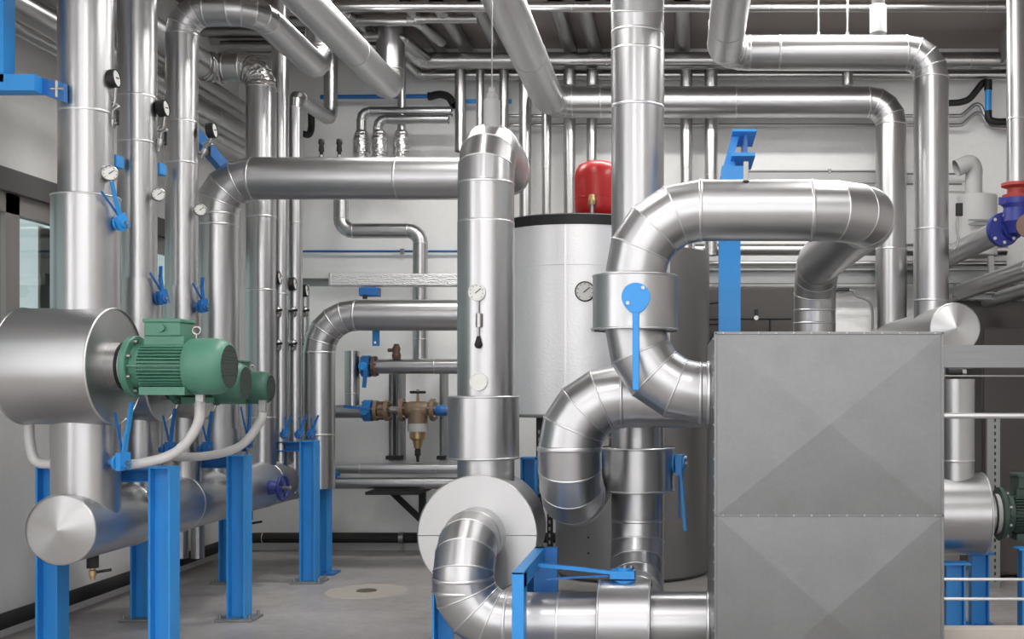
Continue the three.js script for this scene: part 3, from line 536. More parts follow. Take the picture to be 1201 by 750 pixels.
// ------------------------------------------------------------------ middle column fittings and its pump
{
  const cX = XX(570, 6.5), cd = 6.5, E = new THREE.Vector3(0, 0, 1);
  const g = columnPipe;
  sleeve(g, V(cX - 0.015, (YY(466, cd) + YY(537, cd)) / 2, cd), UPV, YY(466, cd) - YY(537, cd), 0.208, 0.14);
  // elbow cap vent
  const v = thing('vent_pipe', 'short white vent stub with fine rod on top of the column', 'pipe', at(576, 145, cd));
  const top = at(577, 118, cd + 0.1);
  wpart('stub', revolve([[0, -0.2], [0.05, -0.2], [0.05, 0.0], [0.042, 0.004], [0.03, 0.006], [0.03, 0.04], [0.022, 0.045], [0.022, 0.075], [0, 0.075]], top, UPV, 24), M.white, v);
  wpart('rod', cyl(top.clone().add(new THREE.Vector3(0, 0.07, 0)), V(top.x, CEIL, -top.z), 0.0045, 8), M.steel, v);
  gauge('white dial thermometer on the middle column', at(559, 343, cd - 0.19), 0.05, new THREE.Vector3(-0.1, 0, 1), { name: 'dial_thermometer', case: M.dial, depth: 0.02, back: 0.02 });
  gauge('blank white round plate low on the middle column', at(561, 448, cd - 0.185), 0.052, new THREE.Vector3(-0.1, 0, 1), { name: 'round_plate', case: M.dial, depth: 0.02, blank: true });
  const tw = thing('thermowell', 'thin steel probe with dark bulb hanging on the middle column', 'probe', at(561, 398, cd - 0.18));
  wpart('rod', cyl(at(561, 352, cd - 0.18), at(561, 398, cd - 0.18), 0.006, 10), M.steel, tw);
  wpart('bulb', revolve([[0, 0], [0.016, 0.004], [0.024, 0.022], [0.016, 0.045], [0.009, 0.07], [0, 0.07]], at(561, 409, cd - 0.185), UPV, 16, true), M.rubber, tw);
  wpart('collar', [cyl(at(562, 384, cd - 0.18), at(562, 368, cd - 0.18), 0.02, 14)], M.steel, tw);
  // pump drum with front disc
  const f = 6.28, px = XX(560, f), py = YY(628, f), R = 0.338;
  const p = thing('pump_drum', 'wide round silver drum with flat disc face at the foot of the column', 'pump', V(px, py - R, 6.5));
  const drum = wpart('drum_jacket', revolve([[0.05, 0], [R, 0], [R, 0.42]], V(px, py, 6.7), E, 72), M.alu, p);
  wpart('seam_band', bead(V(px, py, f), E, R, 0.005, 0.008, 72), M.bead, drum);
  for (const [a, b] of [[0, 1], [1, 0]]) {             // face made of an upper and a lower half sheet
    const sh = new THREE.Shape(); sh.absarc(0, 0, R - 0.002, a ? Math.PI : 0, a ? 2 * Math.PI : Math.PI, false);
    wpart('face_half', new THREE.ExtrudeGeometry(sh, { depth: 0.008, bevelEnabled: true, bevelSize: 0.002, bevelThickness: 0.002, bevelSegments: 1, curveSegments: 40 }).translate(px, py + (a ? -0.006 : 0), -f - 0.006), M.cap, p);
  }
  // pipe from the drum face: forward, down, then right into the casing
  const hx = px, hd = 5.86, hy = 0.262, CL = 0.162;
  const q = pipe('low_pipe', 'silver pipe leaving the drum face, bending down and right into the casing', [[hx, py, f + 0.0], [hx, py, hd], [hx, hy, hd], [CL + 0.05, hy, hd]], 0.16, { R: 0.235, n: 4, cuts: [[XX(656, hd), hy, hd]] });
  sleeve(q, V(XX(733, hd), hy, hd), new THREE.Vector3(1, 0, 0), XX(762, hd) - XX(703, hd), 0.228, 0.15);
  lever('blue lever valve lying level on the sleeve of the low pipe', at(733, 684, hd).add(new THREE.Vector3(0, 0.012, 0)), UPV, new THREE.Vector3(-1, 0.0, -0.05), { s: 1.35, len: 0.2, kick: 0.03 });
  // blue goal-post frame over the low pipe
  const fr = thing('goalpost_support', 'low blue flat-steel support straddling the low pipe', 'support', V(XX(608, 5.35), 0, 5.6));
  const fx = XX(608, 5.35), fy = 0.615;
  wpart('front_post', [rbox(fx - 0.029, fx + 0.029, 0, fy, 5.33, 5.345, 0.003), box(fx + 0.017, fx + 0.029, 0, fy - 0.01, 5.345, 5.43)], M.blue, fr);
  wpart('top_beam', [rbox(fx - 0.029, fx + 0.029, fy - 0.012, fy, 5.33, 6.2, 0.003), box(fx + 0.017, fx + 0.029, fy - 0.08, fy - 0.01, 5.345, 6.2)], M.blue, fr);
  wpart('rear_post', [box(fx - 0.03, fx + 0.1, 0, fy, 6.14, 6.2)], M.blueDark, fr);
  for (const [x, dd] of [[fx, 5.38], [fx, 6.17]]) wpart('base_plate', rbox(x - 0.08, x + 0.12, 0, 0.012, dd - 0.08, dd + 0.08, 0.003), M.blueDark, fr);
  const lp = thing('drum_support', 'blue angle post under the elbow in front of the drum', 'post', V(XX(517, 6.05), 0, 6.05));
  const lx = XX(509, 6.05);
  wpart('post', [box(lx, lx + 0.012, 0.012, 0.45, 6.0, 6.1), box(lx, lx + 0.095, 0.012, 0.45, 6.098, 6.11)], M.blue, lp); wpart('base_plate', rbox(lx - 0.05, lx + 0.15, 0, 0.012, 5.96, 6.16, 0.003), M.blueDark, lp);
  wpart('saddle', [box(lx, XX(560, 6.05) + 0.1, 0.08, 0.095, 6.0, 6.1)], M.blue, lp);
  const bp = thing('drum_post', 'tall blue steel post rising behind the round drum', 'post', V(XX(621, 6.95), 0, 6.95));
  const bx = XX(621, 6.95); wpart('post', [box(bx - 0.05, bx - 0.038, 0.012, 1.07, 6.9, 7.0), box(bx + 0.038, bx + 0.05, 0.012, 1.07, 6.9, 7.0), box(bx - 0.05, bx + 0.05, 0.012, 1.07, 6.985, 7.0), box(bx - 0.05, bx + 0.05, 1.058, 1.07, 6.9, 7.0)], M.blue, bp); wpart('base_plate', rbox(bx - 0.1, bx + 0.1, 0, 0.012, 6.85, 7.05, 0.003), M.blueDark, bp);
}

// ------------------------------------------------------------------ right of the middle: the bent pipes at the casing
const CL = 0.162, CR = 1.225, CF = 5.14, CB = 6.42, CT = 1.762;
{
  const d1 = 5.7, sx = XX(745, d1), yT = YY(247, d1), yB = YY(461, d1), ex = 1.01;
  const a = pipe('bent_pipe', 'large silver pipe curling over the blue post and down into the casing side', [[CL + 0.06, yB, d1], [sx, yB, d1], [sx, yT, d1], [ex, yT, d1], [ex, yT, 8.3], [ex, 1.0, 8.3]], 0.157, { R: 0.335, n: 4, cuts: [[XX(952, d1), yT, d1], [XX(972, d1), yT, d1], [ex, YY(350, 8.3), 8.3], [ex, YY(380, 8.3), 8.3]], bead: 0.004 });
  const sy = (YY(325, d1) + YY(387, d1)) / 2;
  sleeve(a, V(sx, sy, d1), UPV, YY(325, d1) - YY(387, d1), 0.218, 0.15);
  // paddle lever of that valve
  const pd = d1 - 0.225, c = at(746, 349, pd), g = thing('paddle_lever', 'blue paddle lever hanging straight down from the curling pipe valve', 'valve', c.clone());
  wpart('stem', cyl(V(c.x, c.y, pd + 0.05), V(c.x, c.y, pd - 0.02), 0.02, 16), M.blueDark, g);
  const sh = new THREE.Shape(); sh.moveTo(-0.018, -0.075); sh.quadraticCurveTo(-0.05, -0.06, -0.066, -0.015); sh.absarc(0, 0.0, 0.068, Math.PI + 0.2, -0.2, true); sh.quadraticCurveTo(0.05, -0.06, 0.018, -0.075); sh.lineTo(-0.018, -0.075);
  wpart('paddle_plate', new THREE.ExtrudeGeometry(sh, { depth: 0.012, bevelEnabled: true, bevelSize: 0.003, bevelThickness: 0.003, bevelSegments: 2, curveSegments: 24 }).translate(c.x, c.y, -pd + 0.012), M.blue, g);
  wpart('lever_arm', rbox(c.x - 0.017, c.x + 0.017, YY(458, pd), c.y - 0.05, pd - 0.026, pd - 0.012, 0.005), M.blue, g);
  wpart('bolt', [cyl(V(c.x + 0.035, c.y + 0.045, pd - 0.015), V(c.x + 0.035, c.y + 0.045, pd - 0.034), 0.01, 6), cyl(V(c.x - 0.04, c.y - 0.03, pd - 0.015), V(c.x - 0.04, c.y - 0.03, pd - 0.034), 0.01, 6)], M.steel, g);
  // second bent pipe behind it
  const d2 = 6.06, s2 = XX(668, d2), yb = YY(465, d2), lo = YY(588, d2);
  pipe('bent_pipe', 'silver pipe bending left and down beside the tank, then back and up into its bottom', [[CL + 0.06, yb, d2], [s2, yb, d2], [s2, lo, d2], [s2, lo, 7.5], [s2, 1.33, 7.5]], 0.174, { R: 0.29, n: 4, cuts: [[s2, YY(548, d2), d2]], bead: 0.004 });
  // tall vertical pipe from the ceiling
  const dv = 6.6, vx = XX(748, dv);
  const v = pipe('tall_pipe', 'tall silver pipe dropping from a ceiling bend in front of the tank', [[vx, 4.03, 4.4], [vx, 4.03, dv], [vx, 0.3, dv], [vx, 0.3, 5.86]], 0.157, { R: 0.42, n: 5, cuts: [[vx, YY(62, dv), dv], [vx, YY(127, dv), dv], [vx, YY(627, dv), dv], [vx, YY(640, dv), dv]], bead: 0.003 });
  sleeve(v, V(vx, (YY(526, dv) + YY(575, dv)) / 2, dv), UPV, YY(526, dv) - YY(575, dv), 0.218, 0.15);
  lever('blue lever valve pointing down beside the tall pipe sleeve', V(vx + 0.222, YY(543, dv), dv - 0.03), new THREE.Vector3(1, 0, 0.25), new THREE.Vector3(0.02, -1, 0), { s: 1.25, len: 0.16, kick: 0.02 });
  const lk = thing('valve_stub', 'small blue valve stub on the other side of the tall pipe sleeve', 'valve', V(vx - 0.22, YY(545, dv), dv));
  wpart('stub', cyl(V(vx - 0.215, YY(545, dv), dv), V(vx - 0.26, YY(545, dv), dv), 0.03, 14), M.blueDark, lk); wpart('stub_flange', rbox(vx - 0.268, vx - 0.255, YY(562, dv), YY(530, dv), dv - 0.05, dv + 0.05, 0.004), M.blue, lk);

  // sheet metal casing with cross-broken panels
  const cas = thing('sheet_metal_casing', 'tall grey sheet metal casing with diagonally creased panels', 'casing', V((CL + CR) / 2, 0, (CF + CB) / 2));
  const jy = YY(605, CF);
  const cross = (p00, p10, p11, p01, n, h) => {         // four flat triangles meeting at a raised middle
    const c = p00.clone().add(p11).multiplyScalar(0.5).addScaledVector(n, h), tri = (A, B) => {
      const g = new THREE.BufferGeometry(), q = [A, B, c]; const nn = B.clone().sub(A).cross(c.clone().sub(A)).normalize(); if (nn.dot(n) < 0) { q.splice(0, 2, B, A); nn.negate(); }
      g.setAttribute('position', new THREE.Float32BufferAttribute(q.flatMap((v) => [v.x, v.y, v.z]), 3)); g.setAttribute('normal', new THREE.Float32BufferAttribute([0, 1, 2].flatMap(() => [nn.x, nn.y, nn.z]), 3));
      g.setAttribute('uv', new THREE.Float32BufferAttribute(q.flatMap((v) => [Math.abs(n.x) > 0.5 ? v.z : v.x, Math.abs(n.y) > 0.5 ? v.z : v.y]), 2)); return g;
    };
    return [tri(p00, p10), tri(p10, p11), tri(p11, p01), tri(p01, p00)];
  };
  wpart('core', box(CL + 0.012, CR - 0.012, 0, CT - 0.012, CF + 0.012, CB - 0.012), M.galv, cas);
  const fz = new THREE.Vector3(0, 0, 1), lxn = new THREE.Vector3(-1, 0, 0), rxn = new THREE.Vector3(1, 0, 0);
  for (const [a0, b0] of [[0.01, jy - 0.003], [jy + 0.003, CT - 0.01]]) {
    for (const geo of cross(V(CL + 0.01, a0, CF), V(CR - 0.01, a0, CF), V(CR - 0.01, b0, CF), V(CL + 0.01, b0, CF), fz, 0.02)) wpart('front_panel_facet', geo, M.galv, cas);
    for (const geo of cross(V(CL, a0, CF + 0.01), V(CL, a0, CB - 0.01), V(CL, b0, CB - 0.01), V(CL, b0, CF + 0.01), lxn, 0.006)) wpart('side_panel_facet', geo, M.galv, cas);
    for (const geo of cross(V(CR, a0, CF + 0.01), V(CR, a0, CB - 0.01), V(CR, b0, CB - 0.01), V(CR, b0, CF + 0.01), rxn, 0.006)) wpart('side_panel_facet', geo, M.galv, cas);
  }
  for (const geo of cross(V(CL, CT, CF), V(CR, CT, CF), V(CR, CT, CB), V(CL, CT, CB), UPV, 0.012)) wpart('top_panel_facet', geo, M.galv, cas);
  for (const [x0, x1, y0, y1] of [[CL - 0.002, CL + 0.012, 0, CT], [CR - 0.012, CR + 0.002, 0, CT], [CL, CR, CT - 0.012, CT + 0.002], [CL, CR, jy - 0.005, jy + 0.005]]) wpart('edge_strip', rbox(x0, x1, y0, y1, CF - 0.004, CF + 0.012, 0.002), M.galv, cas);
  const riv = []; for (let i = 0; i < 13; i++) for (const y of [jy, CT - 0.006]) { const o = V(CL + 0.04 + i * (CR - CL - 0.08) / 12, y, CF - 0.003); riv.push(revolve([[0.006, 0], [0.004, 0.003], [0, 0.004]], o, fz, 8)); }
  for (let i = 0; i < 22; i++) riv.push(revolve([[0.007, 0], [0.005, 0.004], [0, 0.005]], V(CL - 0.001, 0.05 + i * 0.08, CF + 0.03), lxn, 8));
  wpart('rivets', riv, M.steel, cas, 'stuff');
  // collars where pipes enter
  for (const [y, d, r, lab] of [[yB, d1, 0.157, 'upper'], [0.262, 5.86, 0.16, 'lower']]) wpart('pipe_collar', bead(V(CL - 0.012, y, d), rxn, r, 0.008, 0.014, 48), M.bead, cas);
}

// ------------------------------------------------------------------ blue post with clamp behind the casing
{
  const d = 6.55, x0 = XX(843, d), x1 = XX(868, d), g = thing('support_post', 'tall blue steel post behind the casing holding the curling pipe', 'post', V((x0 + x1) / 2, 0, d));
  wpart('post', [box(x0, x1, 0.015, YY(215, d), d - 0.06, d - 0.045), box(x0, x1, 0.015, YY(215, d), d + 0.045, d + 0.06), box((x0 + x1) / 2 - 0.006, (x0 + x1) / 2 + 0.006, 0.015, YY(215, d), d - 0.045, d + 0.045)], M.blue, g);
  wpart('base_plate', rbox(x0 - 0.05, x1 + 0.05, 0, 0.015, d - 0.1, d + 0.1, 0.003), M.blueDark, g);
  const e = 6.3, sh = new THREE.Shape(), pt = (px, py) => [XX(px, e), YY(py, e)];
  sh.moveTo(...pt(843, 214)); sh.lineTo(...pt(859, 157)); sh.lineTo(...pt(868, 157)); sh.lineTo(...pt(860, 184)); sh.lineTo(...pt(868, 214));
  wpart('head_gusset', new THREE.ExtrudeGeometry(sh, { depth: 0.02, bevelEnabled: false }).translate(0, 0, -e - 0.02), M.blue, g);
  const tx = x0 + 0.07;
  wpart('head_plate', [box(XX(858, e), XX(886, e), YY(160, e), YY(157, e), e - 0.12, e + 0.28), box(XX(857, e), XX(884, e), YY(189, e), YY(185, e), e - 0.14, e + 0.25)], M.blue, g);
  wpart('back_gusset', box(XX(872, e), XX(876, e), YY(186, e), YY(158, e), e - 0.05, e + 0.25), M.blueDark, g);
  wpart('saddle_block', box(XX(846, e), XX(872, e), YY(216, e), YY(198, e), e - 0.08, e + 0.1), M.blue, g);
  const b = thing('vent_cock', 'short white vent with dark knob clipped on the curling pipe', 'valve', at(875, 220, 5.62));
  wpart('tube', cyl(at(875, 190, 5.62), at(875, 212, 5.62), 0.013, 12), M.white, b); wpart('knob', revolve([[0, 0], [0.014, 0.002], [0.02, 0.02], [0.018, 0.04], [0.01, 0.045], [0, 0.045]], at(875, 222, 5.62), UPV, 14, true), M.rubber, b);
}

// ------------------------------------------------------------------ tanks and expansion vessel
{
  const tx = -0.667, td = 7.8, R = 0.6, yb = 1.31, yt = 2.64;
  const g = thing('storage_tank', 'big pale silver tank with black lid rim standing on perforated legs', 'tank', V(tx, 0, td));
  const b = wpart('tank_jacket', revolve([[0, 0], [R, 0], [R, yt - yb - 0.07], [0, yt - yb - 0.07]], V(tx, yb, td), UPV, 80), M.tank, g);
  wpart('lid', revolve([[R - 0.01, 0], [R + 0.006, 0], [R + 0.006, 0.065], [R - 0.02, 0.075], [0, 0.08]], V(tx, yt - 0.07, td), UPV, 80), M.black, g);
  wpart('lower_rim', bead(V(tx, yb + 0.01, td), UPV, R, 0.008, 0.012, 80), M.strut, g);
  wpart('jacket_seam', [box(XX(663, 7.2) - 0.006, XX(663, 7.2) + 0.006, yb, yt - 0.07, td - Math.sqrt(R * R - (XX(663, 7.2) - tx) ** 2) - 0.003, td - Math.sqrt(R * R - (XX(663, 7.2) - tx) ** 2) + 0.01)], M.tank, g);
  wpart('jacket_joint', bead(V(tx, YY(310, 7.2), td), UPV, R, 0.002, 0.004, 80), M.tank, g);
  for (const [x, d] of [[-0.96, 8.2], [-0.40, 8.2], [-0.34, 7.4], [-0.93, 7.35]]) {
    const l = wpart('leg', [box(x - 0.02, x + 0.02, 0, yb, d - 0.004, d), box(x + 0.016, x + 0.02, 0, yb, d, d + 0.04)], M.rubber, g);
    const holes = []; for (let k = 0; k < 24; k++) holes.push(box(x - 0.007, x + 0.005, 0.05 + k * 0.05, 0.075 + k * 0.05, d - 0.006, d - 0.003)); wpart('slots', holes, M.strut, l, 'stuff');
  }
  gauge('black rimmed thermometer on the pale silver tank', at(686, 342, 7.19), 0.066, new THREE.Vector3(0, 0, 1), { name: 'tank_thermometer', depth: 0.03, back: 0.01 });
  const pb = thing('probe_pocket', 'thin white probe bracket on the tank under its thermometer', 'probe', at(697, 388, 7.17));
  wpart('rod', [box(XX(695.5, 7.17), XX(699, 7.17), YY(386, 7.17), YY(330, 7.17), 7.17, 7.185), box(XX(693, 7.17), XX(701, 7.17), YY(388, 7.17), YY(385, 7.17), 7.15, 7.19)], M.white, pb);
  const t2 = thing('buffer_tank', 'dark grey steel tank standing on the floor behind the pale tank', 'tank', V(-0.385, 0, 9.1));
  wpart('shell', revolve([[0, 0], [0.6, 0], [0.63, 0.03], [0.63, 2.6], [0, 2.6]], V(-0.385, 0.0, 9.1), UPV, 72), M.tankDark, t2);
  const dots = []; for (let k = 0; k < 9; k++) dots.push(revolve([[0.009, 0], [0, 0.004]], V(XX(690, 8.47), 0.12 + k * 0.12, 8.475), new THREE.Vector3(0, 0, 1), 8)); wpart('rivets', dots, M.rubber, t2, 'stuff');
  // red expansion vessel
  const rx = XX(702, 7.8), e = thing('expansion_vessel', 'red round expansion vessel standing on the tank lid', 'vessel', V(rx, yt, 7.8));
  wpart('shell', revolve([[0, 0.03], [0.1, 0.035], [0.145, 0.06], [0.168, 0.1], [0.172, 0.15], [0.172, 0.33], [0.165, 0.38], [0.14, 0.425], [0.09, 0.45], [0, 0.458]], V(rx, yt, 7.8), UPV, 48, true), M.red, e);
  wpart('belt_seam', bead(V(rx, yt + 0.19, 7.8), UPV, 0.172, 0.002, 0.004, 48), M.red, e);
  wpart('neck', cyl(V(rx, yt - 0.005, 7.8), V(rx, yt + 0.06, 7.8), 0.03, 14), M.steel, e);
  const vv = thing('vessel_valve', 'small brass valve standing before the red vessel', 'valve', V(rx - 0.03, yt, 7.6));
  wpart('pipe_stub', cyl(V(rx - 0.03, yt, 7.6), V(rx - 0.03, yt + 0.13, 7.6), 0.014, 12), M.steel, vv); wpart('valve_body', revolve([[0, 0], [0.024, 0], [0.028, 0.03], [0.02, 0.07], [0, 0.075]], V(rx - 0.03, yt + 0.12, 7.6), UPV, 14), M.brass, vv); wpart('base_nut', cyl(V(rx - 0.03, yt, 7.6), V(rx - 0.03, yt + 0.03, 7.6), 0.035, 6), M.steel, vv);
}

// ------------------------------------------------------------------ ceiling level pipes
{
  const dA = 9.8, yA = YY(120, dA), xv2 = XX(1045, dA);
  pipe('overhead_pipe', 'silver pipe coming along the ceiling, crossing level and dropping behind the casing', [[XX(645, dA), yA, 4.3], [XX(645, dA), yA, dA], [xv2, yA, dA], [xv2, 1.5, dA]], 0.136, { R: 0.2, n: 4, cuts: [[XX(863, dA), yA, dA], [XX(705, dA), yA, dA], [xv2, YY(293, dA), dA], [XX(645, dA), yA, 8.4]] });
  const dB = 8.24, yB = YY(62, dB), xv3 = XX(1092, dB);
  pipe('overhead_pipe', 'silver pipe with level run under a white sensor can, dropping onto the capped header', [[XX(849, dB), yB, 4.3], [XX(849, dB), yB, dB], [xv3, yB, dB], [xv3, 1.9, dB]], 0.128, { R: 0.19, n: 4, cuts: [[XX(914, dB), yB, dB], [XX(1063, dB), yB, dB], [xv3, YY(270, dB), dB], [xv3, YY(353, dB), dB], [XX(849, dB), yB, 7.6]] });
  const dC = 9.35, yC = YY(104, dC), xC = XX(458, dC);
  pipe('overhead_pipe', 'straight silver pipe along the ceiling ending in a bend up near the back wall', [[xC, yC, 4.3], [xC, yC, dC], [xC, CEIL - 0.004, dC]], 0.118, { R: 0.16, n: 4, elbowMat: M.foil, cuts: [[xC, yC, 8.3]] });
  // header 2 with V2 and V3 standing in it
  const h = thing('header_pipe', 'silver header pipe with brushed round cap showing over the casing', 'pipe', V(1.87, 1.78, 7.53));
  const hy = YY(385, 7.53); wpart('jacket_section', tubeOnly(V(1.87, hy, 7.53), V(1.87, hy, 10.1), 0.168, 56), M.alu, h); endCap(h, V(1.87, hy, 7.53), new THREE.Vector3(0, 0, 1), 0.168, 0.05);
  // level pipes across the back wall
  const runs = [
    [8, 8.7, 380, 1420, 0.04, 'topmost thin silver pipe crossing under the ceiling deck'],
    [22, 9.1, 395, 560, 0.036, 'short thin silver pipe just below the topmost one'],
    [71, 9.9, 492, 1330, 0.072, 'medium silver pipe crossing level behind the overhead bends'],
    [88, 10.1, 492, 1330, 0.046, 'thin silver pipe crossing right below the medium one'],
    [136, 10.18, 560, 1112, 0.016, 'upper of two very thin pipes crossing the back wall'],
    [147, 10.18, 575, 1112, 0.016, 'lower of two very thin pipes crossing the back wall'],
    [293, 10.1, 815, 1180, 0.055, 'silver pipe crossing low on the back wall behind the blue post'],
    [309, 10.15, 815, 1180, 0.022, 'thin copper-tinted pipe crossing low behind the blue post'],
  ];
  for (const [py, d, a, b, r, lab] of runs) {
    const y = YY(py, d), pts = py === 71 || py === 88 ? [[XX(a, d) - 0.22, y + 0.2, d - 0.5], [XX(a, d), y, d], [XX(b, d), y, d]] : [[XX(a, d), y, d], [XX(b, d), y, d]];
    pipe('back_wall_pipe', lab, pts, r, { mat: M.aluThin, every: 1.6, R: r * 1.6, n: 3 });
  }
  // left group of level pipes ending in bends
  for (const [py, d, a, b, r, lab] of [[24, 9.1, 330, 488, 0.045, 'thin silver ceiling pipe with a bend near the straight overhead pipe'], [43, 9.3, 340, 470, 0.04, 'second thin silver ceiling pipe left of the medium one'], [54, 9.6, 260, 480, 0.045, 'third thin silver ceiling pipe close to the left corner'], [36, 9.5, 220, 420, 0.045, 'fourth thin silver ceiling pipe over the foil elbow'], [62, 10.0, 225, 420, 0.04, 'lowest thin silver ceiling pipe over the foil elbow'], [46, 9.7, 222, 400, 0.05, 'thicker silver ceiling pipe between its thin neighbours over the foil elbow'], [25, 9.2, 215, 380, 0.045, 'dull silver ceiling pipe right under the deck in the left corner'], [12, 8.9, 215, 400, 0.045, 'highest thin silver ceiling pipe in the left corner']])
    pipe('ceiling_pipe', lab, [[XX(a, d), YY(py, d), d], [XX(b, d), YY(py, d), d], [XX(b, d) + 0.1, YY(py, d) - 0.02, Math.min(d + 0.5, 10.2)]], r, { mat: M.aluThin, R: 0.08, n: 3 });
  // short pipes running from front to back between deck and the level pipes
  for (const [px, w, what] of [[513, 0.05, 'left end'], [545, 0.06, 'second place'], [585, 0.062, 'above the column'], [668, 0.062, 'left of the tall pipe'], [697, 0.062, 'next to the tall pipe'], [727, 0.05, 'behind the tall pipe'], [800, 0.07, 'right of the tall pipe']])
    pipe('deck_pipe', 'short silver pipe running front to back close under the ceiling', [[XX(px, 10.0), 4.585, 8.82], [XX(px, 10.0), 4.585, 10.25]], w, { mat: M.aluThin, every: 1.2, group: 'short pipes under the ceiling' });
  // upright thin pipes on the back wall
  const ups = [[540, 0.05], [563, 0.036], [591, 0.04], [616, 0.055], [641, 0.042], [668, 0.054], [694, 0.044], [805, 0.054], [834, 0.058]];
  ups.forEach(([px, r], k) => pipe('upright_pipe', 'thin upright silver pipe on the back wall above the tanks', [[XX(px, 10.0), YY(k < 2 ? 178 : k > 6 ? 300 : 262, 10.0), 10.0], [XX(px, 10.0), YY(78, 10.0), 10.0]], r, { mat: M.aluThin, group: 'upright pipes above the tanks', cuts: [[XX(px, 10.0), YY(188 + (k % 3) * 9, 10.0), 10.0]] }));
  // hangers
  for (const [px, py0, d, lab] of [[994, 42, 8.24, 'thin rod hanger over the thick level pipe'], [960, 42, 8.5, 'dark rod hanger behind the thick level pipe']]) { const t = thing('rod_hanger', lab, 'hanger', at(px, py0, d)); wpart('rod', cyl(at(px, py0 - 2, d), V(XX(px, d), CEIL, d), 0.007, 8), M.steel, t); wpart('nut', cyl(at(px, py0, d), at(px, py0 - 4, d), 0.015, 6), M.steel, t); }
  const t = thing('sensor_can', 'white cylindrical sensor can on top of the thick level pipe', 'sensor', at(1030, 40, dB)); wpart('can', revolve([[0, 0], [0.06, 0], [0.062, 0.004], [0.062, 0.2], [0.055, 0.206], [0, 0.206]], at(1030, 39, dB), UPV, 28), M.white, t); wpart('cap', cyl(at(1030, 7, dB), at(1030, 1, dB), 0.05, 16), M.rubber, t);
  for (const px of [994, 668, 695]) { const q = thing('pipe_stub', 'short silver stub under a level ceiling pipe', 'pipe', at(px, 100, 9.9), 'stubs under the level pipes'); wpart('stub', cyl(at(px, 101, 9.9), at(px, 86, 9.9), 0.05, 18), M.aluThin, q); wpart('stub_cap', bead(at(px, 100, 9.9), UPV, 0.05, 0.003, 0.006, 18), M.bead, q); }
}

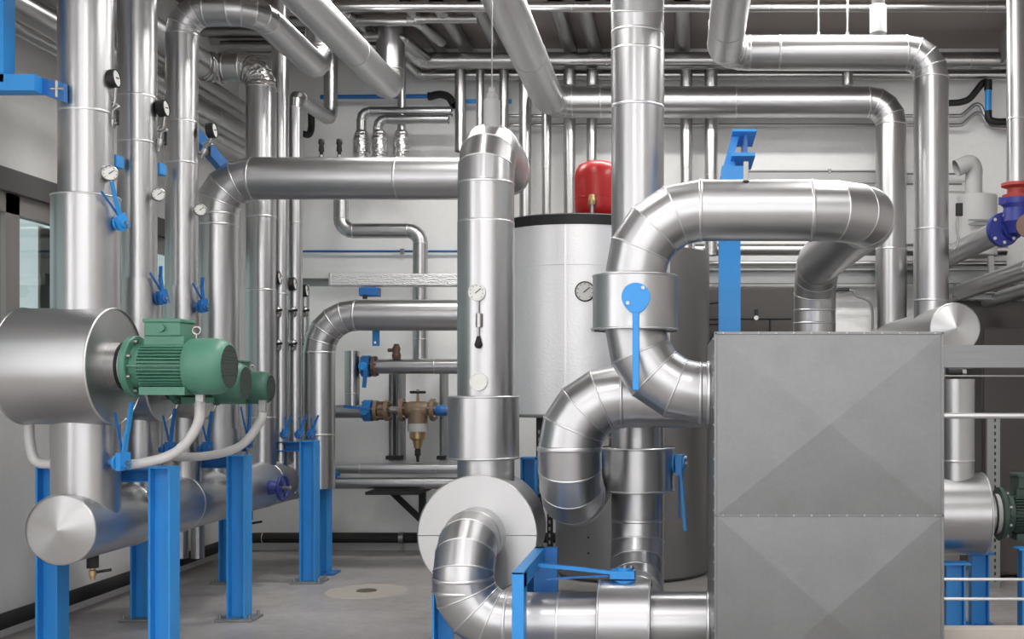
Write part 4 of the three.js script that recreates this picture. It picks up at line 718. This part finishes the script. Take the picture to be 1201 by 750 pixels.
// ------------------------------------------------------------------ back wall, middle bay
{
  const dT = 9.85;
  // three-pipe bundle over the level big pipe
  pipe('bundle_pipe', 'thin silver bundle pipe bending level just below the blue plastic pipe', [[XX(424, dT), YY(200, dT), dT], [XX(424, dT), YY(131, dT), dT], [XX(530, dT), YY(131, dT), dT]], 0.044, { R: 0.075, n: 3 });
  pipe('bundle_pipe', 'thin silver bundle pipe bending level under its bundle neighbour', [[XX(445, dT), YY(200, dT), dT - 0.06], [XX(445, dT), YY(142, dT), dT - 0.06], [XX(528, dT), YY(142, dT), dT - 0.06]], 0.042, { R: 0.075, n: 3 });
  pipe('bundle_pipe', 'thin silver bundle pipe running straight up to the ceiling pipes', [[XX(471, dT), YY(200, dT), dT], [XX(471, dT), YY(126, dT), dT], [XX(471, dT), YY(70, dT), dT]], 0.036, {});
  for (const px of [424, 445, 471]) { const g = thing('valve_cover', 'silver bulged valve cover on a bundle pipe', 'cover', at(px, 190, dT), 'valve covers on the bundle pipes'); wpart('cover', revolve([[0.036, 0], [0.066, 0.01], [0.072, 0.06], [0.072, 0.2], [0.056, 0.26], [0.044, 0.28]], at(px, 190, dT - (px === 445 ? 0.06 : 0)), UPV, 24), M.foil, g); wpart('seam_band', bead(at(px, 170, dT), UPV, 0.066, 0.003, 0.005, 24), M.bead, g); }
  for (const [px, lab] of [[377, 'small dark tapping valve on the level big pipe, left'], [398, 'small dark tapping valve on the level big pipe, right']]) { const g = thing('tapping_valve', lab.replace(', left', ' under the foil drop').replace(', right', ' next to the bundle'), 'valve', at(px, 182, 7.6)); wpart('body', revolve([[0, 0], [0.012, 0], [0.012, 0.03], [0.02, 0.04], [0.016, 0.08], [0.022, 0.09], [0.018, 0.12], [0, 0.125]], at(px, 184, 7.59), UPV, 12, true), M.rubber, g); wpart('nut', cyl(at(px, 186, 7.59), at(px, 182, 7.59), 0.018, 6), M.steel, g); }
  // blue plastic pipes
  const bl = thing('blue_pipe', 'blue plastic pipe with black fitting high on the back wall', 'pipe', at(380, 114, 10.15));
  wpart('tube', cyl(at(376, 114, 10.15), at(508, 113, 10.15), 0.02, 16), M.blueDark, bl); wpart('fitting', bentTube([at(505, 113, 10.15), at(516, 111, 10.1), at(526, 114, 10.05), at(533, 124, 10.0)], 0.036, 12), M.black, bl); wpart('collar', cyl(at(502, 113, 10.15), at(507, 113, 10.15), 0.036, 14), M.black, bl); wpart('second_tube', cyl(at(535, 119, 10.15), at(600, 119, 10.15), 0.02, 14), M.blue, bl);
  const b2 = thing('conduit', 'thin blue conduit line along the back wall', 'pipe', at(354, 295, 10.25)); wpart('tube', cyl(at(350, 295, 10.25), at(600, 295, 10.25), 0.011, 12), M.blueDark, b2); wpart('clip', rboxAt(at(472, 295, 10.25), 0.04, 0.05, 0.03), M.steel, b2);
  // hook-like elbow under the ceiling
  const hk = thing('black_elbow', 'black plastic elbow hanging below the foil drop', 'pipe', at(361, 158, 9.9)); wpart('tube', bentTube([at(365, 120, 10.29), at(365, 130, 9.95), at(365, 150, 9.9), at(362, 158, 9.85), at(355, 157, 9.8)], 0.03, 12), M.black, hk);
  // stepped small pipe
  pipe('stepped_pipe', 'silver pipe stepping right then down on the back wall', [[XX(400, dT), YY(210, dT), dT], [XX(400, dT), YY(271, dT), dT], [XX(493, dT), YY(271, dT), dT], [XX(493, dT), YY(425, dT), dT]], 0.066, { R: 0.11, n: 5, cuts: [[XX(493, dT), YY(398, dT), dT]] });
  // cladded duct
  const dd = 9.35, du = thing('foil_duct', 'flat foil-wrapped duct crossing in front of the stepped pipe', 'duct', at(386, 335, dd));
  wpart('duct', rbox(XX(386, dd), XX(545, dd), YY(335.5, dd), YY(321, dd), dd, dd + 0.14, 0.012), M.foilBright, du); wpart('end_band', rbox(XX(385, dd), XX(389, dd), YY(336, dd), YY(320, dd), dd - 0.004, dd + 0.144, 0.01), M.bead, du);
  const ch = thing('support_channel', 'grey channel carrying the foil duct end', 'channel', at(350, 335, 9.6)); wpart('web', box(XX(350, 9.6), XX(388, 9.6), YY(336, 9.6), YY(327, 9.6), 9.6, 9.61), M.strut, ch); wpart('flange', [box(XX(350, 9.6), XX(388, 9.6), YY(328, 9.6), YY(327, 9.6), 9.56, 9.61), box(XX(350, 9.6), XX(388, 9.6), YY(336, 9.6), YY(335, 9.6), 9.56, 9.61)], M.strut, ch);
  const vc = thing('duct_valve_box', 'small dark blue box under the foil duct', 'box', at(435, 348, 9.4)); wpart('box', rboxAt(at(434, 343, 9.4), 0.16, 0.075, 0.12), M.blueDark, vc); wpart('spout', cyl(at(428, 346, 9.33), at(428, 351, 9.33), 0.02, 10), M.black, vc);
  const bt = thing('blue_tag', 'narrow blue plate hanging under the elbowed pipe', 'plate', at(441, 400, 9.02)); wpart('plate', box(XX(437, 9.02), XX(445, 9.02), YY(406, 9.02), YY(380, 9.02), 9.01, 9.03), M.blue, bt); wpart('screw', cyl(at(440, 402, 9.01), at(440, 402, 8.99), 0.01, 8), M.steel, bt);
  // elbowed medium pipe
  const d5 = 8.9, x5 = XX(374, d5), y5 = YY(370, d5);
  pipe('elbowed_pipe', 'silver pipe rising behind the blue post and elbowing right to the column', [[x5, 0.7, d5], [x5, y5, d5], [XX(592, d5), y5, d5]], 0.125, { R: 0.3, n: 5, cuts: [[x5, YY(415, d5), d5], [x5, YY(510, d5), d5]] });
  // water filter line
  const w = 9.75;
  pipe('filter_line', 'short upright silver pipe beside the blue butterfly valves', [[XX(413, w), YY(478, w), w], [XX(413, w), YY(412, w), w]], 0.062, { cuts: [[XX(413, w), YY(462, w), w]] });
  pipe('filter_line', 'level silver pipe from the blue butterfly valve to the column', [[XX(440, w), YY(430, w), w], [XX(570, w), YY(430, w), w]], 0.066, { cuts: [[XX(510, w), YY(430, w), w]] });
  pipe('filter_line', 'short level silver pipe feeding the lower blue valve', [[XX(388, w), YY(483, w), w], [XX(428, w), YY(483, w), w]], 0.06, {});
  pipe('filter_line', 'thin steel pipe between the lower valve and the brass filter', [[XX(448, w), YY(481, w), w], [XX(535, w), YY(481, w), w]], 0.03, { mat: M.steel });
  const fl = (lab, px, py, mats) => { const g = thing('butterfly_valve', lab, 'valve', at(px, py, w)), E = new THREE.Vector3(1, 0, 0), o = at(px, py, w); wpart('body', revolve([[0.04, -0.04], [0.095, -0.035], [0.095, 0.035], [0.04, 0.04]], o, E, 28), M.blueDark, g); const f = wpart('flange', revolve([[0.04, 0.055], [0.09, 0.055], [0.09, 0.085], [0.04, 0.085]], o, E, 28), mats, g); if (mats === M.bronze) wpart('second_flange', revolve([[0.04, 0.15], [0.09, 0.15], [0.09, 0.18], [0.055, 0.185], [0.055, 0.09]], o, E, 28), mats, g);
    for (let k = 0; k < 6; k++) { const a = k * Math.PI / 3 + 0.3, u = new THREE.Vector3(-0.05, Math.cos(a) * 0.078, Math.sin(a) * 0.078); wpart('bolt', cyl(o.clone().add(u), o.clone().add(u).add(new THREE.Vector3(mats === M.bronze ? 0.25 : 0.15, 0, 0)), 0.009, 6), M.copperPaint, f); } wpart('stem', cyl(o.clone().add(new THREE.Vector3(0, 0, 0.06)), o.clone().add(new THREE.Vector3(0, 0, 0.14)), 0.035, 16), M.blue, g); return g; };
  const v1 = fl('blue butterfly valve with rusty flange and lever hanging down', 430, 430, M.copperPaint); wpart('lever_arm', bar(at(429, 432, w - 0.15), at(427, 455, w - 0.15), 0.034, 0.012, new THREE.Vector3(1, 0, 0)), M.blueDark, v1);
  const v2 = fl('blue butterfly valve with bronze flanges and level lever', 432, 482, M.bronze); wpart('lever_arm', bar(at(432, 480, w - 0.15), at(403, 477, w - 0.15), 0.026, 0.012, UPV), M.blueDark, v2);
  const fx = at(490, 481, w), bf = thing('water_filter', 'bronze water filter with black handwheel and clear bowl', 'filter', at(490, 528, w)), E = new THREE.Vector3(1, 0, 0);
  wpart('body', [revolve([[0, -0.12], [0.062, -0.12], [0.075, -0.06], [0.075, 0.06], [0.062, 0.12], [0, 0.12]], fx, E, 28, true), revolve([[0.0, -0.12], [0.085, -0.12], [0.085, 0.0], [0.05, 0.06], [0, 0.06]], fx, UPV, 28)], M.bronze, bf);
  for (const s of [-1, 1]) { const f = wpart('flange', revolve([[0.03, -0.018], [0.098, -0.018], [0.098, 0.018], [0.03, 0.018]], fx.clone().add(new THREE.Vector3(s * 0.135, 0, 0)), E, 28), M.bronze, bf); for (let k = 0; k < 6; k++) { const a = k * Math.PI / 3 + 0.3; const c = fx.clone().add(new THREE.Vector3(s * 0.135 - 0.035, Math.cos(a) * 0.078, Math.sin(a) * 0.078)); wpart('flange_bolt', cyl(c, c.clone().add(new THREE.Vector3(0.07, 0, 0)), 0.011, 6), M.steel, f); } }
  wpart('bowl_ring', revolve([[0, -0.19], [0.088, -0.19], [0.088, -0.12], [0, -0.12]], fx, UPV, 28), M.white, bf);
  wpart('bowl', revolve([[0, -0.34], [0.03, -0.34], [0.045, -0.27], [0.07, -0.25], [0.072, -0.19], [0, -0.19]], fx, UPV, 24), M.brass, bf);
  wpart('drain', revolve([[0, -0.46], [0.012, -0.46], [0.016, -0.41], [0.026, -0.4], [0.026, -0.36], [0.02, -0.34], [0, -0.34]], fx, UPV, 16), M.rubber, bf);
  wpart('handwheel', [orient(new THREE.TorusGeometry(0.06, 0.012, 8, 24), fx.clone().add(new THREE.Vector3(0, 0.155, 0)), UPV), box(fx.x - 0.06, fx.x + 0.06, fx.y + 0.148, fx.y + 0.162, -fx.z - 0.008, -fx.z + 0.008), box(fx.x - 0.008, fx.x + 0.008, fx.y + 0.148, fx.y + 0.162, -fx.z - 0.06, -fx.z + 0.06)], M.black, bf);
  wpart('spindle', cyl(fx.clone().add(new THREE.Vector3(0, 0.05, 0)), fx.clone().add(new THREE.Vector3(0, 0.18, 0)), 0.012, 10), M.brass, bf);
  const bc = thing('check_valve', 'small blue fitting right of the water filter', 'valve', at(518, 483, w)); wpart('body', revolve([[0, -0.05], [0.045, -0.05], [0.05, 0], [0.045, 0.05], [0, 0.05]], at(518, 482, w), E, 20), M.blueDark, bc); wpart('nut', cyl(at(526, 482, w), at(530, 482, w), 0.05, 6), M.steel, bc);
  const pv = thing('relief_valve', 'little copper relief valve on the level pipe', 'valve', at(465, 421, w)); wpart('body', revolve([[0, 0], [0.035, 0], [0.04, 0.03], [0.03, 0.06], [0.036, 0.09], [0.02, 0.13], [0, 0.13]], at(465, 421, w), UPV, 16, true), M.copperPaint, pv); wpart('outlet', cyl(at(465, 411, w), at(455, 411, w), 0.016, 12), M.copperPaint, pv);
  // strut rails and low pipes
  for (const [px, k] of [[458.5, 'left of the filter'], [467, 'just left of the filter'], [518, 'right of the filter']]) { const g = thing('strut_rail', 'upright steel strut rail ' + k, 'rail', at(px, 541, 10.1)); wpart('rail', [box(XX(px, 10.1) - 0.02, XX(px, 10.1) + 0.02, YY(541, 10.1), YY(438, 10.1), 10.15, 10.3), box(XX(px, 10.1) - 0.02, XX(px, 10.1) - 0.014, YY(541, 10.1), YY(438, 10.1), 10.1, 10.14), box(XX(px, 10.1) + 0.014, XX(px, 10.1) + 0.02, YY(541, 10.1), YY(438, 10.1), 10.1, 10.14)], M.strut, g); wpart('foot', rboxAt(at(px, 537, 10.1), 0.08, 0.035, 0.08), M.black, g); }
  pipe('low_wall_pipe', 'upper of two level silver pipes low on the back wall', [[XX(384, w), YY(550, w), w], [XX(555, w), YY(550, w), w]], 0.046, { cuts: [[XX(423, w), YY(550, w), w], [XX(512, w), YY(550, w), w]] });
  pipe('low_wall_pipe', 'lower of two level silver pipes low on the back wall', [[XX(384, w), YY(567, w), w], [XX(555, w), YY(567, w), w]], 0.05, { cuts: [[XX(500, w), YY(567, w), w]] });
  const cv = thing('check_valve', 'small dark blue end fitting on the low wall pipe', 'valve', at(388, 555, w)); wpart('body', revolve([[0, -0.05], [0.05, -0.05], [0.058, 0], [0.05, 0.05], [0, 0.05]], at(388, 554, w), E, 20), M.blueDark, cv); wpart('nut', cyl(at(394, 554, w), at(398, 554, w), 0.045, 6), M.blue, cv);
  const wb = thing('wall_bracket', 'black triangular bracket under the low wall pipes', 'bracket', at(495, 610, 10.0)); wpart('upright', box(XX(491, 10), XX(498, 10), YY(640, 10), YY(574, 10), 10.0, 10.06), M.rubber, wb); wpart('diagonal', bar(at(458, 576, 10.0), at(496, 612, 10.0), 0.05, 0.04, new THREE.Vector3(1, 0.5, 0)), M.rubber, wb); wpart('shelf', box(XX(440, 10), XX(500, 10), YY(577, 10), YY(573.5, 10), 9.68, 10.2), M.rubber, wb);
}
function rboxAt(c, w, h, t) { return new RoundedBoxGeometry(w, h, t, 2, Math.min(w, h, t) * 0.15).translate(c.x, c.y, c.z); }

// ------------------------------------------------------------------ right edge of the view
{
  const w = 10.05;
  pipe('valve_drop_pipe', 'silver drop pipe ending at the red flange', [[XX(1192, 7.5), YY(216, 7.5), 7.5], [XX(1192, 7.5), CEIL - 0.004, 7.5]], 0.064, { cuts: [[XX(1192, 7.5), YY(140, 7.5), 7.5]] });
  const c = at(1192, 250, 7.5), g = thing('flanged_valve', 'navy blue flanged valve with red top flange', 'valve', c.clone());
  wpart('red_flange', revolve([[0.03, 0.1], [0.09, 0.1], [0.095, 0.12], [0.06, 0.13], [0.06, 0.165], [0.1, 0.18], [0.1, 0.2], [0.03, 0.2]], c, UPV, 28), M.redFlange, g);
  wpart('body', [revolve([[0, -0.16], [0.07, -0.14], [0.1, -0.06], [0.085, 0.03], [0.095, 0.06], [0.095, 0.1], [0, 0.1]], c, UPV, 28), cyl(c.clone().add(new THREE.Vector3(-0.02, -0.1, 0)), c.clone().add(new THREE.Vector3(-0.07, -0.115, -0.14)), 0.08, 20)], M.navy, g);
  const fdir = new THREE.Vector3(-0.25, 0, -1).normalize(), fc = c.clone().add(new THREE.Vector3(-0.085, -0.11, -0.02)); const bf = wpart('side_flange', revolve([[0, -0.02], [0.115, -0.02], [0.115, 0.02], [0, 0.02]], fc, fdir, 28), M.navy, g);
  for (let k = 0; k < 8; k++) { const a = k * Math.PI / 4, b = new THREE.Vector3(Math.cos(a) * 0.09, Math.sin(a) * 0.09, 0).add(fc); wpart('bolt', cyl(b, b.clone().add(new THREE.Vector3(0, 0, 0.04)), 0.012, 6), M.steel, bf); }
  wpart('copper_disc', orient(new THREE.CylinderGeometry(0.08, 0.08, 0.03, 24).rotateX(Math.PI / 2), c.clone().add(new THREE.Vector3(0.05, -0.1, 0.1)), new THREE.Vector3(-0.2, 0, 1)), M.copperPaint, g);
  wpart('test_cock', [cyl(at(1180, 238, 7.4), at(1174, 240, 7.4), 0.015, 10), rboxAt(at(1174, 236, 7.4), 0.03, 0.05, 0.02)], M.navy, g);
  pipe('receding_pipe', 'silver pipe running back from the navy valve flange', [[XX(1176, 7.5), YY(270, 7.5), 7.55], [XX(1176, 7.5), YY(270, 7.5), 9.9]], 0.082, {});
  pipe('receding_pipe', 'second silver pipe running back below the navy valve', [[2.42, 2.33, 6.5], [2.42, 2.33, 9.9]], 0.07, { every: 1 });
  pipe('receding_pipe', 'third silver pipe running back beside the one below the navy valve', [[2.75, 2.28, 6.5], [2.75, 2.28, 9.9]], 0.06, { every: 1 });
  // wall heater with flue elbow
  const hx = XX(1146, 9.9), hh = thing('wall_heater', 'light grey cylindrical heater on the back wall with flue elbow', 'heater', at(1146, 300, 9.9));
  wpart('shell', revolve([[0, 0], [0.17, 0], [0.175, 0.01], [0.175, 0.53], [0.17, 0.54], [0, 0.545]], V(hx, YY(301, 9.9), 9.9), UPV, 40), M.white, hh);
  wpart('flue', bentTube([V(hx - 0.03, YY(232, 9.9), 9.9), V(hx - 0.03, YY(210, 9.9), 9.9), V(hx - 0.035, YY(199, 9.9), 9.88), V(hx - 0.08, YY(193, 9.9), 9.86), V(hx - 0.2, YY(199, 9.9), 9.85)], 0.075, 20), M.white, hh);
  wpart('frame', [box(XX(1136, 9.7), XX(1175, 9.7), YY(259, 9.7), YY(257, 9.7), 9.7, 9.72), box(XX(1136, 9.7), XX(1175, 9.7), YY(264, 9.7), YY(262, 9.7), 9.7, 9.72)], M.strut, hh);
  const bg = thing('wall_conduit', 'pair of thin grey conduits between pipe and heater', 'pipe', at(1116, 211, 10.2)); wpart('tube', [cyl(at(1060, 204, 10.2), at(1130, 204, 10.2), 0.009, 8), cyl(at(1060, 216, 10.2), at(1128, 216, 10.2), 0.009, 8)], M.strut, bg);
  const tk = thing('wall_trunking', 'pale trunking with thin top conduit on the back wall above the curling pipe', 'trunking', at(870, 214, 10.28)); wpart('channel', rbox(XX(868, 10.28), XX(1062, 10.28), YY(215, 10.28), YY(203, 10.28), 10.25, 10.3, 0.004), M.white, tk); wpart('conduit', cyl(at(868, 201, 10.27), at(1062, 201, 10.27), 0.01, 10), M.strut, tk); wpart('clip', rboxAt(at(973, 201, 10.26), 0.03, 0.04, 0.03), M.strut, tk);
  const tg = thing('hanging_thermometer', 'black capped probe on a chain beside a silver drop pipe', 'probe', at(1122, 290, 8.2)); wpart('cap', rboxAt(at(1125, 246, 8.2), 0.05, 0.095, 0.03), M.black, tg); wpart('chain', bentTube([at(1123, 254, 8.2), at(1122, 268, 8.2), at(1124, 280, 8.2), at(1120, 292, 8.2), at(1110, 293, 8.2)], 0.008, 8), M.steel, tg);
  // black and blue plastic pipe bends
  const bp = thing('plastic_pipe_bend', 'black and blue plastic pipe zigzagging on the back wall', 'pipe', at(1118, 120, 10));
  wpart('fitting', bentTube([at(1112, 121, w), at(1126, 120, w), at(1138, 115, w), at(1152, 98, w), at(1158, 96, w)], 0.03, 12), M.black, bp); wpart('upper_cap', cyl(at(1159, 94, w - 0.03), at(1159, 106, w - 0.03), 0.036, 16), M.black, bp); wpart('blue_tube', cyl(at(1159, 106, w - 0.03), at(1159, 131, w - 0.03), 0.03, 16), M.blue, bp); wpart('lower_bend', bentTube([at(1159, 130, w - 0.03), at(1160, 140, w - 0.03), at(1168, 143, w - 0.03), at(1182, 143, w - 0.03)], 0.034, 12), M.black, bp);
  for (const [o, lab] of [[0, 'upper thin silver pipe bending up beside the blue plastic pipe'], [11, 'lower thin silver pipe bending up beside the blue plastic pipe']]) pipe('thin_bent_pipe', lab, [at(1112, 136 + o, 10.18), at(1128, 136 + o, 10.18), at(1148, 118 + o, 10.18), at(1160, 146 + o * 0.3, 10.18), at(1200, 148 + o * 0.5, 10.18)], 0.018, { mat: M.aluThin, R: 0.05, n: 3 });
  // strut rails
  for (const [py0, py1, d, a, b, lab] of [[316, 333, 10.15, 815, 1330, 'wide grey strut rail crossing the back wall'], [343, 352, 9.55, 1117, 1330, 'narrow grey strut rail below the wide one']]) {
    const g = thing('strut_rail', lab, 'rail', at(a, py1, d)); wpart('web', box(XX(a, d), XX(b, d), YY(py1, d), YY(py0, d), d, d + 0.01), M.strut, g); wpart('flange', [box(XX(a, d), XX(b, d), YY(py0 + 2, d), YY(py0, d), d - 0.05, d), box(XX(a, d), XX(b, d), YY(py1, d), YY(py1 - 2, d), d - 0.05, d)], M.strut, g);
  }
  const sb = thing('strut_stanchion', 'short grey strut post between the receding pipes and the wide rail', 'post', at(1163, 333, 9.5)); wpart('post', box(XX(1160, 9.5), XX(1166, 9.5), YY(333, 9.5), YY(300, 9.5), 9.5, 9.55), M.strut, sb); wpart('clamp', rboxAt(at(1163, 334, 9.48), 0.08, 0.02, 0.08), M.steel, sb);
  const ct = thing('cable_tray', 'dark cable tray between the two grey strut rails', 'tray', at(1117, 343, 10.0)); wpart('tray_floor', box(XX(1117, 10), XX(1330, 10), YY(343.5, 10), YY(342, 10), 9.95, 10.29), M.rubber, ct); wpart('tray_side', [box(XX(1117, 10), XX(1330, 10), YY(343, 10), YY(335, 10), 9.95, 9.96), box(XX(1117, 10), XX(1330, 10), YY(343, 10), YY(335, 10), 10.28, 10.29)], M.cabinet, ct);
  // dark electrical cabinets
  const ec = (lab, x0, x1, y0, y1, d0, d1) => { const g = thing('control_cabinet', lab, 'cabinet', V((x0 + x1) / 2, y0, (d0 + d1) / 2)); wpart('body', rbox(x0, x1, y0, y1, d0 + 0.02, d1, 0.006), M.cabinet, g); const dr = wpart('door', rbox(x0 + 0.012, x1 - 0.012, y0 + 0.02, y1 - 0.012, d0, d0 + 0.018, 0.005), M.cabinet, g); wpart('handle', rbox(x0 + 0.05, x0 + 0.075, y0 + (y1 - y0) * 0.45, y0 + (y1 - y0) * 0.6, d0 - 0.02, d0 + 0.002, 0.004), M.black, dr); return g; };
  ec('dark grey control cabinet against the back wall behind the blue post', XX(828, 9.9), XX(932, 9.9), 0.1, YY(337, 9.9), 9.9, 10.25);
  ec('dark grey control cabinet behind the pump motor', XX(1152, 8.6), XX(1152, 8.6) + 1.3, 0.05, YY(384, 8.6), 8.6, 9.3);
  ec('wide dark grey wall cabinet below the narrow strut rail', XX(1116, 10.05), XX(1116, 10.05) + 1.3, 0.1, YY(353, 10.05), 10.05, 10.29);
  const ac = thing('air_valve_line', 'thin black pneumatic line with small regulator above the casing', 'pipe', at(868, 374, 9.8)); wpart('tube', [cyl(at(832, 374, 9.8), at(928, 374, 9.8), 0.012, 10), cyl(at(903, 374, 9.8), at(903, 392, 9.8), 0.01, 8), cyl(at(832, 356, 9.8), at(848, 354, 9.8), 0.012, 8), cyl(at(832, 380, 9.8), at(846, 380, 9.8), 0.012, 8)], M.black, ac); wpart('regulator', [rboxAt(at(887, 369, 9.78), 0.035, 0.09, 0.04)], M.black, ac); wpart('regulator_dial', cyl(at(887, 373, 9.75), at(887, 373, 9.73), 0.02, 16), M.dial, ac);
  const hs = thing('hose', 'thin dark hose curving beside the vertical pipe behind the casing', 'hose', at(1020, 388, 10.1)); wpart('tube', bentTube([at(982, 343, 10.1), at(1000, 341, 10.1), at(1004, 347, 10.1), at(1018, 353, 10.1), at(1023, 365, 10.1), at(1023, 392, 10.1)], 0.012, 10), M.strut, hs); wpart('nozzle', cyl(at(980, 341, 10.1), at(996, 340, 10.1), 0.018, 10), M.black, hs);

  // neighbouring skid right of the casing
  const sd = 5.3, x0 = CR + 0.005, x1 = 2.7, sk = thing('skid_rails', 'grey beam with thin rails joined to the casing side', 'rail', V((x0 + x1) / 2, 0, sd));
  wpart('beam', rbox(x0, x1, YY(432, sd), YY(405, sd), sd, sd + 0.06, 0.004), M.galv, sk);
  wpart('middle_rail', cyl(V(x0, YY(488, sd), sd), V(x1, YY(488, sd), sd), 0.014, 14), M.bead, sk);
  wpart('thin_rod', cyl(V(x0, YY(441, sd), sd + 0.1), V(x1, YY(441, sd), sd + 0.1), 0.004, 8), M.steel, sk);
  wpart('lower_rail', cyl(V(x0, YY(680, sd), sd), V(x1, YY(680, sd), sd), 0.008, 10), M.bead, sk);
  wpart('lowest_rail', cyl(V(x0, YY(703, sd), sd), V(x1, YY(703, sd), sd), 0.008, 10), M.bead, sk);
  wpart('foot_bar', rbox(x0, x1, YY(762, sd), YY(738, sd), sd, sd + 0.08, 0.004), M.patch, sk);
  const pd = 6.8;
  pipe('pump_riser', 'silver pipe standing on the pump right of the casing', [[XX(1117, pd), YY(570, pd), pd], [XX(1117, pd), YY(445, pd), pd]], 0.133, { cuts: [[XX(1117, pd), YY(540, pd), pd]] });
  const rv = thing('lever_cock', 'small black cock on the pump pipe under the grey beam', 'valve', at(1122, 438, pd - 0.1)); wpart('body', [cyl(at(1112, 437, pd - 0.1), at(1128, 437, pd - 0.1), 0.025, 12), cyl(at(1124, 434, pd - 0.1), at(1140, 433, pd - 0.1), 0.008, 8)], M.black, rv); wpart('nut', cyl(at(1128, 437, pd - 0.1), at(1133, 437, pd - 0.1), 0.02, 6), M.steel, rv);
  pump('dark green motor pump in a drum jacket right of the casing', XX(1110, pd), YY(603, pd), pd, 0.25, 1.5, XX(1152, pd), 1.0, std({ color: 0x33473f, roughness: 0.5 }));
  const bpst = (lab, px0, px1, py0, d) => { const g = thing('pump_post', lab, 'post', V(XX((px0 + px1) / 2, d), 0, d)), a = XX(px0, d), b = XX(px1, d); wpart('post', [box(a, a + 0.01, 0.012, YY(py0, d), d - 0.05, d + 0.05), box(b - 0.01, b, 0.012, YY(py0, d), d - 0.05, d + 0.05), box(a, b, 0.012, YY(py0, d), d - 0.006, d + 0.006)], M.blue, g); wpart('base_plate', rbox(a - 0.04, b + 0.04, 0, 0.012, d - 0.09, d + 0.09, 0.003), M.blueDark, g); wpart('top_plate', rbox(a - 0.02, b + 0.03, YY(py0, d), YY(py0, d) + 0.012, d - 0.06, d + 0.06, 0.003), M.blue, g); };
  bpst('blue post under the pump, close to the casing', 1108, 1130, 662, 6.6); bpst('blue post under the pump, below its drum', 1138, 1158, 650, 7.0); bpst('blue post under the dark motor beside the casing', 1196, 1216, 645, 6.6);
  const pu = thing('perforated_upright', 'dark perforated upright behind the pump motor', 'post', at(1170, 740, 8.3)); wpart('rail', box(XX(1158, 8.3), XX(1173, 8.3), 0, YY(485, 8.3), 8.3, 8.34), M.strut, pu); const hl = []; for (let k = 0; k < 26; k++) hl.push(box(XX(1167, 8.3) - 0.006, XX(1167, 8.3) + 0.006, 0.05 + k * 0.05, 0.075 + k * 0.05, 8.297, 8.301)); wpart('slots', hl, M.black, pu, 'stuff');
}

// ------------------------------------------------------------------ floor drain
{
  const c = at(430, 693, 8.2); const g = thing('floor_drain', 'round floor drain in a pale mortar patch', 'drain', V(c.x, 0, 8.2));
  part('mortar_patch', revolve([[0, 0.003], [0.285, 0.003], [0.3, 0]].reverse().map((p) => p).reverse().map(([r, t]) => [r, t]), new THREE.Vector3(), UPV, 48), M.patch, g);
  part('drain_cover', revolve([[0.075, 0.003], [0.072, 0.008], [0, 0.008]], new THREE.Vector3(), UPV, 28), M.drain, g);
}
scene.traverse((o) => { if (o.isMesh) { o.castShadow = true; o.receiveShadow = true; } });
renderer.render(scene, camera);
